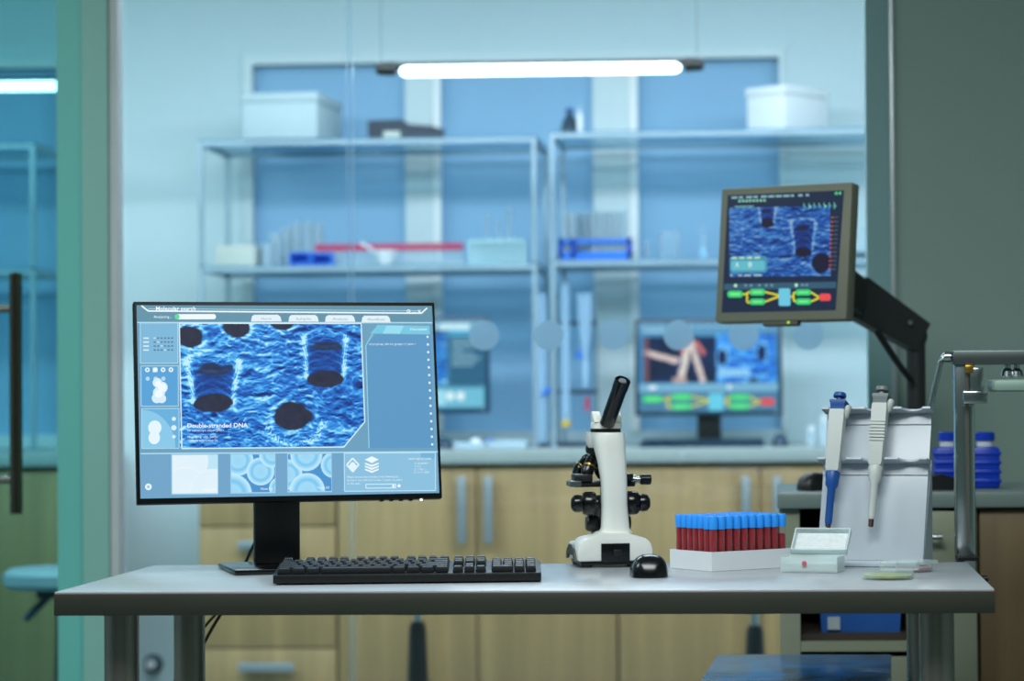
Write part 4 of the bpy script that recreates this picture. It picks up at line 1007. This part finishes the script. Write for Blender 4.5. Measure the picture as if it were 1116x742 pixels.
# ------------------------------------------------------------------ mouse
mq = atz(706, 629, ZD)
mouse('black mouse on the desk between the microscope and the blood tubes', (mq.x, mq.y + .03, ZD + .0005), math.radians(8), W['gloss_black'], .118, .073, .040)

# ------------------------------------------------------------------ rack of blood tubes
cl, cf, cr_ = atz(727.5, 618.5, ZD), atz(776, 623, ZD), atz(863.5, 617.5, ZD)
ang = math.radians(38)
RL, RS = .192, .136
tr = thing('tube_rack', 'white tray holding the blue-capped blood tubes on the desk', 'rack', (cf.x, cf.y, ZD + .0005), ang)
b = MB().bx(0, RL, 0, RS, 0, .006)
for a in ((0, RL, 0, .004), (0, RL, RS - .004, RS), (0, .004, .004, RS - .004), (RL - .004, RL, .004, RS - .004)): b.bx(*a, .006, .036)
b.build('tray_shell', W['white_plastic'], tr)
nx, ny = 10, 7
pxx, pyy = (RL - .010) / nx, (RS - .010) / ny
pl = MB()
pl.bx(.0045, RL - .0045, .0045, RS - .0045, .0065, .012).build('tray_insert', W['white_plastic'], tr)
TOPB = .078
def blood_tube(fill):
    t = thing('blood_tube', '', 'tube', (0, 0, 0), ang)
    MB().lathe([(0, 0), (.0055, .001), (.0076, .006), (.0076, TOPB - .013)], None, 16).build('glass_tube', W['tube_glass'], t)
    MB().lathe([(0, .0008), (.0052, .0018), (.0071, .0065), (.0071, fill), (0, fill)], None, 16).build('blood', W['blood'], t)
    MB().lathe([(.0083, TOPB - .0128), (.0086, TOPB - .010), (.0086, TOPB + .0095), (.0078, TOPB + .0115), (.0050, TOPB + .0115), (.0048, TOPB + .009), (0, TOPB + .009)], None, 16).build('cap', W['cap_blue'], t)
    return t
full = blood_tube(TOPB - .0135); low = blood_tube(TOPB - .026)
used = False
for j in range(ny):
    for i in range(nx):
        last = (i == nx - 1 and j == 0)
        if last: o = low
        elif not used: o = full; used = True
        else: o = copy_tree(full)
        lp = Matrix.Rotation(ang, 3, 'Z') @ Vector((.005 + pxx * (i + .5), .005 + pyy * (j + .5), 0))
        o.location = (tr.location.x + lp.x, tr.location.y + lp.y, ZD + .0130 + random.uniform(0, .0012))
        if last: lb, g = 'blue-capped blood tube filled lower than the others, at the corner by the clear slide box', None
        elif i == 0 and j == 0: lb, g = 'blue-capped blood tube at the tray corner pointing at the viewer', None
        elif j == 0: lb, g = 'blue-capped blood tube in the outer row facing the clear slide box side', 'blood tubes in the outer row facing right'
        elif i == 0: lb, g = 'blue-capped blood tube in the outer row facing the mouse and microscope', 'blood tubes in the outer row facing left'
        else: lb, g = 'blue-capped blood tube in the inner rows of the white tray, only its cap showing', 'blood tubes in the inner rows'
        o['label'] = lb
        if g: o['group'] = g

# ------------------------------------------------------------------ slide box
sb = atz(886, 624, ZD)
bx = thing('slide_box', 'clear plastic slide box with its lid propped open on the desk', 'box', (sb.x, sb.y + .03, ZD + .0005), math.radians(-13))
w, d, h = .108, .07, .029
b = MB().bx(-w / 2, w / 2, -d / 2, d / 2, 0, .003)
for a in ((-w / 2, w / 2, -d / 2, -d / 2 + .002), (-w / 2, w / 2, d / 2 - .002, d / 2), (-w / 2, -w / 2 + .002, -d / 2 + .002, d / 2 - .002), (w / 2 - .002, w / 2, -d / 2 + .002, d / 2 - .002)): b.bx(*a, .003, h)
b.build('box_tray', W['frost'], bx)
MB().bx(-w / 2 + .006, w / 2 - .006, -d / 2 + .006, d / 2 - .006, .0035, .016).build('slide_holder', W['slides'], bx)
MB().cyl((-.008, -d / 2 - .0035, .017), (-.008, -d / 2 - .0005, .017), .0045, seg=14).build('latch_dot', W['agar_pink'], bx)
LM = Matrix.Translation((0.004, d / 2 + .004, h)) @ Matrix.Rotation(math.radians(-50), 4, 'X')
lid = MB().bx(-w / 2, w / 2, -.001, .001, .001, .060)
for a in ((-w / 2, w / 2, .001, .004), (-w / 2, w / 2, .058, .061)): lid.bx(a[0], a[1], -.012, -.001, a[2], a[3])
for a in ((-w / 2, -w / 2 + .003), (w / 2 - .003, w / 2)): lid.bx(a[0], a[1], -.012, -.001, .004, .058)
lid.cyl((.0, -.006, .0612), (.0, -.006, .0655), .009, .006, seg=14)
lid.bm.transform(LM); ld = lid.build('box_lid', W['frost'], bx)
ls = MB().bx(-w / 2 + .006, w / 2 - .006, -.004, -.0015, .007, .054); ls.bm.transform(LM); ls.build('lid_lining', W['slides'], ld)

# ------------------------------------------------------------------ petri dishes
def petri(px, py, r_px, label, m, lid_dx=None, z0=0.0):
    p = atz(px, py, ZD); r = sz(r_px, p.y)
    t = thing('petri_dish', label, 'petri dish', (p.x, p.y, ZD + .0005 + z0))
    MB().lathe([(r * .97, 0), (r, .002), (r, .014), (r - .0015, .014), (r - .0015, .003), (0, .002)], None, 40).build('dish', W['petri'], t)
    MB().lathe([(0, .0031), (r - .0022, .0031), (r - .0022, .0065), (0, .0065)], None, 40).build('agar', m, t)
    return t, p, r
t_, p_, r_ = petri(967.5, 630.5, 28.5, 'petri dish with yellow-green agar nearest the desk edge', W['agar_yellow'])
t2, p2, r2 = petri(996, 622.5, 20.5, 'petri dish with pink agar behind the yellow one', W['agar_pink'])
o = MB().lathe([(r_ * .72, .0), (r_ * .75, .001), (r_ * .75, .014), (r_ * .75 - .0015, .0155), (0, .0155)], None, 36).build('petri_dish', W['petri'])
o.location = (p_.x + .022, p_.y + .006, ZD + .0155); tag(o, 'empty clear petri dish resting upside down on the yellow-green one', 'petri dish')
o = MB().lathe([(r2 * 1.08, 0), (r2 * 1.1, .001), (r2 * 1.1, .005), (0, .0055)], None, 36).build('dish_lid', W['petri'], t2)
o.location = (.006, 0, .0148)

# ------------------------------------------------------------------ pipette stand and pipettes
pl0 = atz(890, 613, ZD); pr0 = atz(1004, 614, ZD)
wS = .212
ps = thing('pipette_stand', 'white acrylic pipette stand leaning back on the desk', 'stand', ((pl0.x + pr0.x) / 2, 5.02, ZD + .0005), math.radians(-16))
lean = math.radians(18)
PM = Matrix.Translation((0, .0, .008)) @ Matrix.Rotation(-lean, 4, 'X')     # panel plane: local x, z up the slope
HS = .304
def lm_(mb): mb.bm.transform(PM); return mb
MB().bx(-wS / 2, wS / 2, -.062, .09, 0, .008, bev=.0015).build('base_plate', W['acrylic'], ps)
lm_(MB().bx(-wS / 2, wS / 2, 0, .004, .0005, HS, bev=.001)).build('back_panel', W['acrylic'], ps)
for sx in (-1, 1):
    x = sx * (wS / 2 - .002)
    MB().prism([(.006, .0085), (.085, .0085), (.088, .2)], x - .002, x + .002, Matrix(((0, 0, 1, 0), (1, 0, 0, 0), (0, 1, 0, 0), (0, 0, 0, 1)))).build('side_brace', W['acrylic'], ps)
def notched(z, dep, dz=.004):
    """ledge sticking forward of the panel, three scoops in its front edge"""
    P = []; n = 9
    x0 = -wS / 2 - .004; step = (wS + .008) / 3
    P.append((x0, -dep))
    for k in range(3):
        c = x0 + step * (k + .5); P.append((c - .024, -dep))
        for q in range(n): a = PI + PI * q / (n - 1); P.append((c + .021 * math.cos(a), -dep - .022 * math.sin(a) * .8))
        P.append((c + .024, -dep))
    P.append((-x0, -dep)); P += [(-x0, -.0005), (x0, -.0005)]
    return lm_(MB().prism(P, z, z + dz))
notched(HS - .006, .036).build('notched_ledge', W['acrylic'], ps)
notched(HS * .64, .036).build('notched_ledge', W['acrylic'], ps)
for z in (HS - .006, HS * .64):
    lm_(MB().bx(-wS / 2, wS / 2, -.003, -.0006, z - .022, z - .0005)).build('ledge_lip', W['acrylic'], ps)
def pipette(x, label, upper, lower, body, top_z, name, ribs):
    t = thing('pipette', label, 'pipette', ps.location, ps.rotation_euler.z)
    ML = PM @ Matrix.Translation((x, -.036, 0)) @ Matrix.Rotation(math.radians(1), 4, 'Y') @ Matrix.Diagonal((1.1, 1.1, .81, 1))
    def bl_(mb): mb.bm.transform(ML); return mb
    zt = top_z
    bl_(MB().loft([[(px * k, py * k2, z) for px, py in ((-.013, -.012), (.013, -.012), (.015, 0), (.011, .014), (-.011, .014), (-.015, 0))] for z, k, k2 in ((zt - .155, .80, .85), (zt - .150, .92, .95), (zt - .06, 1.0, 1.0), (zt - .012, 1.06, 1.15), (zt, 1.0, 1.1))])).build('handle_body', body, t, 40)
    if ribs:
        rb = MB()
        for k in range(7): rb.bx(-.0145, .0145, -.0142, -.0125, zt - .095 + .008 * k, zt - .0915 + .008 * k)
        bl_(rb).build('grip_ribs', body, t)
    bl_(MB().loft([[(px * k, py * k, z) for px, py in ((-.013, -.012), (.013, -.012), (.013, .012), (-.013, .012))] for z, k in ((zt + .0005, .95), (zt + .012, 1.0), (zt + .020, 1.15), (zt + .024, 1.1))])).build('plunger_collar', upper, t)
    bl_(MB().lathe([(.006, zt + .0245), (.006, zt + .034), (.0115, zt + .0345), (.012, zt + .040), (.0105, zt + .045), (0, zt + .045)], None, 20)).build('plunger_button', upper, t)
    bl_(MB().axis((.013, -.0, zt - .02), (.020, -.006, zt + .012), [(.004, 0), (.006, .005), (.006, .028), (.004, .033)], 14)).build('ejector_button', body, t)
    bl_(MB().lathe([(.0125, zt - .1555), (.0135, zt - .160), (.0120, zt - .175), (.0115, zt - .188), (.0072, zt - .199), (.0066, zt - .28), (.0050, zt - .288)][::-1], None, 20)).build('shaft', lower, t)
    bl_(MB().lathe([(.0048, zt - .2885), (.0046, zt - .305), (.0035, zt - .306)][::-1], None, 16)).build('tip_cone', W['tip_dark'], t)
    return t
xs0 = -wS / 2 - .004; stp = (wS + .008) / 3
pipette(xs0 + stp * .5 - .006, 'pipette with blue plunger and blue shaft hanging on the white stand', W['pip_blue'], W['pip_blue'], W['pip_body'], (HS - .010) / .81, 'a', False)
pipette(xs0 + stp * 1.5 + .006, 'pipette with grey plunger and white shaft hanging on the white stand', W['pip_grey'], W['pip_body'], W['pip_body'], (HS + .002) / .81, 'b', True)

# ------------------------------------------------------------------ clamp stand at the desk corner
cx_ = at(1051, 500, 5.19).x; yy = 5.19
ztop = at(1051, 382, 5.19).z
cs = thing('clamp_stand', 'chrome post and crossbar clamped to the back corner of the desk', 'stand', (cx_, yy, ZD - .1))
oz = ZD - .1
pw = sz(22, yy)
MB().box((0, .0, (.02 + ztop - oz) / 2), (pw, .04, ztop - oz - .02), bev=.006).build('post', W['chrome'], cs)
MB().box((.004, -.024, (ztop - oz) / 2 + .05), (.007, .008, ztop - oz - .16)).build('post_groove', W['steel'], cs)
zb_ = at(1051, 389, yy).z - oz
MB().bx(-pw / 2 - .002, .62, -.028, .028, zb_ - sz(8.5, yy), zb_ + sz(7, yy), bev=.003).build('crossbar', mat('dull_steel_bar', (96, 104, 104), .4, .8), cs)
MB().cyl((-pw / 2 - .02, 0, zb_), (-pw / 2 - .003, 0, zb_), .011, seg=18, bev=.002).build('end_knob', W['chrome'], cs)
q = lambda px, py: Vector((at(px, py, yy).x - cx_, 0, at(px, py, yy).z - oz))
MB().tube([q(1033, 387), q(1030, 387.5), q(1027.5, 390), q(1025.5, 395), q(1022, 410), q(1018, 426), q(1014.5, 442)], sz(3.2, yy), 12).build('bent_rod', W['chrome'], cs)
MB().box(q(1063, 420) + Vector((0, -.022, 0)), (sz(15, yy), .03, sz(38, yy)), bev=.003).build('clamp_block', W['chrome'], cs)
MB().box(q(1061, 433) + Vector((0, -.042, 0)), (sz(26, yy), .02, sz(13, yy)), bev=.002).build('clamp_plate', W['chrome'], cs)
MB().box(q(1055, 402) + Vector((0, -.030, 0)), (sz(9, yy), .02, sz(8, yy)), bev=.002).build('clamp_screw', W['gold'], cs)
o_ = q(1105, 420)
MB().box(o_ + Vector((.04, 0, 0)), (sz(52, yy) + .08, .2, sz(13, yy)), bev=.008).build('hanging_tray', mat('pale_mint_plastic', (142, 168, 156), .45), cs)
for px in (1098, 1108): MB().axis(q(px, 412), q(px, 400), [(.012, 0), (.014, .004), (.012, .014), (.006, .02), (.006, .03)], 16).build('tray_knob', W['chrome'], cs)
MB().bx(-.02, .02, -.085, .018, .101, .108).bx(-.02, .02, .0, .018, .0, .101).bx(-.02, .02, -.085, .018, .040, .048).build('desk_clamp', W['black'], cs)
MB().cyl((.02, -.0, .06), (.045, -.0, .06), .006, seg=12).build('clamp_lever', W['black'], cs)

# ------------------------------------------------------------------ side cabinets behind the desk
YK0, YK1 = 5.75, 6.32
zk = at(950, 536, YK0).z
xk0, xk1 = hx(848, YK0), hx(1063, YK0)
o = MB().bx(xk0 - .004, xk1 + .42, YK0 - .02, YK1, zk - .036, zk, bev=.005).build('slab_top', W['grey_top']); recenter(o, ((xk0 + xk1) / 2, 6.0, zk - .036))
tag(o, 'grey-green slab top over the cream and brown cabinets behind the desk', 'countertop')
t = thing('side_cabinet', 'cream-grey cabinet with open shelves and a drawer behind the desk leg', 'cabinet', ((xk0 + xk1) / 2, (YK0 + YK1) / 2, 0))
ox, oy = t.location.x, t.location.y; zt_ = zk - .037; e = .022
xm = hx(987, YK0)
cb = MB()
cb.bx(xk0 - ox, hx(870, YK0) - ox, YK0 - oy, YK1 - oy, 0.001, zt_).bx(xk1 - ox - .02, xk1 - ox, YK0 - oy, YK1 - oy, .001, zt_)
cb.bx(hx(870, YK0) - ox, xk1 - ox - .02, YK1 - .02 - oy, YK1 - oy, .001, zt_)
cb.bx(xm - ox, xm - ox + .02, YK0 - oy, YK1 - .02 - oy, .001, zt_)
cb.build('cabinet_body', W['cream'], t)
zsh = at(930, 699, YK0).z; zs3 = at(930, 712, YK0).z
MB().bx(hx(870, YK0) - ox + .001, xm - ox - .001, YK0 - oy, YK1 - .021 - oy, zsh - .022, zsh).build('shelf', W['cream'], t)
MB().bx(hx(870, YK0) - ox + .001, xm - ox - .001, YK0 + .02 - oy, YK1 - .021 - oy, zt_ - .3, zt_ - .28).build('shelf', W['inside'], t)
dr = MB().bx(hx(870, YK0) - ox + .002, xm - ox - .002, YK0 - .016 - oy, YK0 - .002 - oy, .07, zs3 - .006, bev=.002).build('drawer', W['cream'], t)
MB().cyl((hx(925, YK0) - ox - .05, YK0 - .04 - oy, zs3 - .07), (hx(925, YK0) - ox + .05, YK0 - .04 - oy, zs3 - .07), .006, seg=12).build('drawer_handle', W['chrome'], dr)
zd0 = at(1020, 614, YK0).z
for k, (a_, b_) in enumerate(((zt_ - .006, zd0), (zd0 - .004, .40), (.396, .07))):
    dd = MB().bx(xm - ox + .003, xk1 - ox - .003, YK0 - .018 - oy, YK0 - .002 - oy, b_, a_, bev=.002).build('drawer', W['cream'], t)
    zh = at(1007, 584, YK0).z if k == 0 else (a_ - .07)
    xa, xb = hx(1002, YK0) - ox, hx(1024, YK0) - ox
    hb = MB().cyl((xa, YK0 - .045 - oy, zh), (xb, YK0 - .045 - oy, zh), .0065, seg=14)
    for x in (xa + .006, xb - .006): hb.cyl((x, YK0 - .045 - oy, zh), (x, YK0 - .0185 - oy, zh), .004, seg=10)
    hb.build('drawer_handle', W['chrome'], dd)
MB().bx(hx(872, YK0) - ox, xm - ox - .003, YK0 + .02 - oy, YK1 - .022 - oy, zt_ - .07, zt_ - .06).build('rail', W['inside'], t)
bt = thing('brown_cabinet', 'dark brown wooden cabinet beside the cream cabinet at the wall', 'cabinet', (xk1 + .21, (YK0 + YK1) / 2, 0))
oy = bt.location.y
MB().bx(-.206, .206, YK0 + .02 - oy, YK1 - oy, .001, zt_).build('cabinet_body', W['brown'], bt)
MB().bx(-.204, .204, YK0 + .001 - oy, YK0 + .019 - oy, .05, zt_ - .004, bev=.002).build('door', W['brown'], bt)
# blue bin on the shelf
xa, xb = hx(889, YK0), hx(984, YK0)
t = thing('storage_bin', 'navy blue plastic bin on the open shelf of the cream cabinet', 'bin', ((xa + xb) / 2, YK0 + .16, zsh + .0005))
w = (xb - xa) / 2 - .004
MB().loft([[(sx * w * k, sy * .11 * k, z) for sx, sy in ((-1, -1), (1, -1), (1, 1), (-1, 1))] for z, k in ((0, .93), (.10, 1.0), (.10, 1.0))]).build('bin_body', W['bin_blue'], t)
MB().bx(-w - .001, w + .001, -.116, .116, .1005, .112, bev=.002).build('bin_rim', W['bin_blue'], t)
MB().bx(-w * .8, -w * .5, -.113, -.107, .022, .05).build('label_holder', W['frost'], t)
# things on the slab top
mouse('black mouse lying on the end of the grey slab top beside the pipette stand', (hx(893, 5.86), 5.86, zk + .0005), math.radians(-60), W['black'], .115, .062, .040)
def canister(px0, px1, label, Y):
    x0, x1 = hx(px0, Y), hx(px1, Y); w = x1 - x0; h = at(px0, 487, Y).z - zk; hc = at(px0, 471, Y).z - zk
    t = thing('blue_canister', label, 'bottle', ((x0 + x1) / 2, Y, zk + .0005), 0)
    b = MB().box((0, 0, h / 2), (w, w, h), bev=.008)
    b.build('canister_body', W['royal'], t)
    for k in range(4): MB().box((0, 0, h * (.18 + .22 * k)), (w + .006, w + .006, h * .1), bev=.003).build('canister_rib', W['royal'], t)
    MB().lathe([(w * .3, h + .0005), (w * .3, h + (hc - h) * .4)], None, 20).build('canister_neck', W['card_white'], t)
    MB().lathe([(w * .36, h + (hc - h) * .42), (w * .36, hc - .003), (w * .32, hc), (0, hc)], None, 20).build('canister_cap', W['royal'], t)
canister(1017, 1050, 'ribbed royal blue canister on the slab top, partly hidden by the chrome post', 5.98)
canister(1058, 1088, 'ribbed royal blue canister on the slab top right of the chrome post', 5.93)
t = thing('black_adapter', 'low black device on the slab top in front of the blue canisters', 'device', (hx(1024, 5.84), 5.84, zk + .0005))
MB().loft([[(x, sy * d, z) for sy, z in ((-1, 0), (1, 0), (1, hh), (-1, hh))] for x, d, hh in ((-.035, .03, .028), (0, .034, .036), (.03, .03, .028), (.042, .02, .016))]).build('device_body', W['black'], t)
MB().cyl((.0425, 0, .008), (.06, 0, .008), .004, seg=10).build('device_plug', W['black'], t)

# ------------------------------------------------------------------ monitor on an arm
YA = 5.78
ac = at(853, 275.5, YA)
am = thing('monitor', 'square grey-framed monitor on a black swivel arm showing a blue cell scan', 'monitor', (ac.x, ac.y, ac.z), math.radians(-27))
aw, ah = .330, .309
AT = Matrix.Rotation(math.radians(-7), 4, 'X')
def ta(mb): mb.bm.transform(AT); return mb
ta(MB().box((0, .02, 0), (aw, .04, ah), bev=.004)).build('monitor_case', W['bezel_grey'], am)
ta(MB().box((0, .055, -.01), (.2, .03, .17), bev=.008)).build('rear_housing', W['bezel_side'], am)
ta(MB().box((-.0, .012, -ah / 2 - .005), (.088, .02, .011), bev=.003)).build('button_bar', W['bezel_side'], am)
ta(MB().cyl((.022, -.0012, -ah / 2 - .004), (.022, .004, -ah / 2 - .004), .0025, seg=10)).build('power_light', W['led_green'], am)
s = Screen(aw - .036, ah - .038, 420, 415)
s.map = lambda x, y: (x - (71 - 23 * (y - 88) / 415), y - (88 + 6 - 10 * (x - 50) / 440))
s.poly([(70, 92), (490, 86), (456, 500), (46, 508)], (22, 38, 66), 0)
rr = random.Random(5)
for k in range(11):
    w_ = rr.choice((12, 16, 22)); s.rect(84 + 27 * k, 98 - .2 * k, 84 + w_ + 27 * k, 105 - .2 * k, (140, 190, 200), 1)
for k in range(8): s.rect(110 + 13 * k, 110, 118 + 13 * k, 118, (150, 220, 190), 1)
s.rect(96, 132, 165, 136, (120, 190, 200), 1)
s.text(455, 102, '44', 26, 12, (90, 230, 150), 2)
for k in range(7): s.rect(346 + 18 * k, 128, 349 + 18 * k, 150, (120, 210, 190), 1); s.disc(352 + 18 * k, 140, 4, (140, 226, 190) if k % 3 == 1 else (80, 150, 160), 2)
s.patch(76, 138, 440, 382, 96, 66, lambda x, y: pores(x, y, [('cone', .57, .0, .13, .23, .09, .07), ('cone', 1.10, .26, .18, .66, .12, .07), ('blob', 1.36, .82, .14, .14)], (30, 26, 60), .8) * np.array((.75, .72, .82)), 1)
for k in range(13):
    s.rect(444 - k * .9, 178 + 15 * k, 452 - k * .9, 182 + 15 * k, (206, 96, 70), 2); s.rect(455 - k * .9, 178 + 15 * k, 470 - k * .9, 181 + 15 * k, (90, 100, 110), 2)
s.rrect(78, 310, 214, 368, 12, (70, 150, 180), 2); s.rrect(82, 326, 206, 360, 8, (100, 190, 206), 3)
for k in range(4): s.rect(84 + 28 * k, 312, 104 + 28 * k, 319, (190, 230, 190), 4)
s.text(98, 348, 'A', 14, 18, (210, 240, 240), 5); s.text(146, 348, 'B', 14, 18, (210, 240, 240), 5)
for k, x in enumerate((80, 108, 130, 166)): s.rect(x, 374, x + (8, 14, 24, 28)[k], 380, (170, 200, 190), 2)
s.poly([(56, 406), (460, 402), (458, 424), (54, 428)], (52, 92, 116), 1)
for x in (98, 318): s.disc(x, 413, 6, (190, 240, 210), 2)
for x in (130, 150, 180, 205, 225, 335, 350): s.rect(x, 409, x + 10, 416, (110, 160, 176), 2)
flow_chart(s, lambda x: x, lambda y: y, 1.0)
o = s.build('screen', screen_mat('arm_screen_glow', .92), am); o.data.transform(AT @ Matrix.Translation((0, -.0006, .002)))
# swivel arm, standing on the slab top
px_, Yq = 998, 6.12
base = Vector((hx(px_, Yq), Yq, zk + .0005))
ar = am; AI = am.matrix_basis.inverted() @ Matrix.Translation(base); n_before = set(am.children)
def rel(px, py, Y): return at(px, py, Y) - base
MB().cyl((0, 0, 0), (0, 0, .014), .055, seg=28, bev=.003).build('arm_base', W['arm_black'], ar)
elbow = rel(998, 366, Yq)
MB().cyl((0, 0, .0145), (elbow.x, elbow.y, elbow.z - .01), sz(10.5, Yq), seg=20).build('arm_post', W['arm_black'], ar)
MB().ball((elbow.x, elbow.y, elbow.z), sz(13, Yq), (1, 1, 1.1)).build('arm_elbow', W['arm_black'], ar)
j0 = Vector((ac.x, ac.y, ac.z)) + Matrix.Rotation(math.radians(-27), 3, 'Z') @ Vector((.02, .11, -.005)) - base
k0 = rel(930, 322, 6.05)
def beam(a, b, h0, h1, w):
    a, b = Vector(a), Vector(b); d = (b - a).normalized(); sd = d.cross(Vector((0, 0, 1))).normalized(); u = sd.cross(d)
    return MB().loft([[p + sd * w * x + u * h * z for x, z in ((-1, -1), (1, -1), (1, 1), (-1, 1))] for p, h in ((a, h0), (b, h1))])
beam(elbow + Vector((.008, 0, -.004)), k0, sz(17, Yq), sz(23, Yq), .024).build('arm_link', W['arm_black'], ar)
beam(k0 + Vector((.015, 0, -.01)), j0, sz(20, Yq), .03, .02).build('arm_link', W['arm_black'], ar)
MB().box(j0, (.1, .02, .1), (0, 0, math.radians(-27)), bev=.003).build('mounting_plate', W['arm_black'], ar)
MB().tube(bez(rel(955, 360, 6.02), rel(968, 380, 6.02), rel(980, 400, 6.04), rel(994, 415, 6.08)), .008).build('arm_cable', W['black'], ar)
MB().cyl(rel(991, 352, Yq) + Vector((0, -.05, 0)), rel(991, 352, Yq) + Vector((0, -.03, 0)), .006, seg=12).build('arm_bolt', W['chrome'], ar)

for ch in am.children:
    if ch not in n_before: ch.data.transform(AI)
# ------------------------------------------------------------------ printed box under the desk
pbk = at(876, 713, 5.62)
ob = thing('storage_box', 'box with a cloudy blue glossy lid on the floor under the desk', 'box', (pbk.x - .013, 5.62 - .33, 0), math.radians(-2.4))
hB = pbk.z
pm = D.materials.new('cloudy_blue_print'); pm.use_nodes = True
nt = pm.node_tree; bs = nt.nodes['Principled BSDF']; bs.inputs['Roughness'].default_value = .22
tc = nt.nodes.new('ShaderNodeTexCoord'); n1 = nt.nodes.new('ShaderNodeTexNoise'); n1.inputs['Scale'].default_value = 5; n1.inputs['Detail'].default_value = 5; n1.inputs['Distortion'].default_value = .8
r1 = nt.nodes.new('ShaderNodeValToRGB'); els = r1.color_ramp.elements
els[0].position = .34; els[0].color = lin((26, 62, 92)) + [1]; els[1].position = .66; els[1].color = lin((150, 176, 184)) + [1]
e_ = els.new(.46); e_.color = lin((46, 124, 190)) + [1]; e_ = els.new(.56); e_.color = lin((72, 96, 104)) + [1]
nt.links.new(tc.outputs['Object'], n1.inputs['Vector']); nt.links.new(n1.outputs['Fac'], r1.inputs['Fac']); nt.links.new(r1.outputs['Color'], bs.inputs['Base Color'])
wB = sz(188, 5.62)
MB().bx(-wB / 2 + .004, wB / 2 - .004, -.326, .326, .001, hB - .042, bev=.003).build('box_body', mat('grey_box_card', (92, 104, 108), .6), ob)
MB().bx(-wB / 2, wB / 2, -.33, .33, hB - .0415, hB, bev=.002).build('box_lid', pm, ob)

# ================================================================== LIGHT
def area(name, loc, size, power, rgb, rot=(0, 0, 0), size_y=None):
    l = D.lights.new(name, 'AREA'); l.energy = power; l.color = rgb; l.shape = 'RECTANGLE'; l.size = size; l.size_y = size_y or size
    o = D.objects.new(name, l); COL.objects.link(o); o.location = loc; o.rotation_euler = rot; return o
area('lab_wall_fill', (-.2, 7.0, 2.5), 4.2, 134, (.94, .92, 1.0), (math.radians(14), 0, 0), .35)  # added unseen fill, tilted at the back wall to lift shelf shadows
area('lab_wall_fill', (-3.6, 7.0, 2.5), 1.9, 80, (.80, .93, 1.0), (math.radians(14), 0, 0), .35)  # same added fill for the left stretch; no lamp body
area('lab_ceiling_lamp', (-.5, 8.2, ZC - .03), 3.6, 30, (.90, .92, 1.0), (0, 0, 0), .6)
area('room_area_light', (-.3, 3.2, ZC - .03), 1.8, 78, (.93, 1.0, 1.0), size_y=1.0)
area('room_area_light', (-2.8, 4.5, ZC - .03), 1.2, 44, (.88, 1.0, .98), size_y=1.0)  # added wash to brighten the door frames and handle; no fixture known here
wd = D.worlds.new('room_ambient'); SC.world = wd; wd.use_nodes = True
wd.node_tree.nodes['Background'].inputs['Color'].default_value = (.05, .08, .09, 1); wd.node_tree.nodes['Background'].inputs['Strength'].default_value = .3
vs = SC.view_settings
SC.display_settings.display_device = 'sRGB'
vs.view_transform = 'Standard'; vs.look = 'None'; vs.exposure = 0.0; vs.gamma = 1.0; vs.use_curve_mapping = False
SC.cycles.max_bounces = 10; SC.cycles.transparent_max_bounces = 24; SC.cycles.caustics_reflective = False; SC.cycles.caustics_refractive = False
SC.cycles.use_denoising = True; SC.cycles.sample_clamp_indirect = 6.0
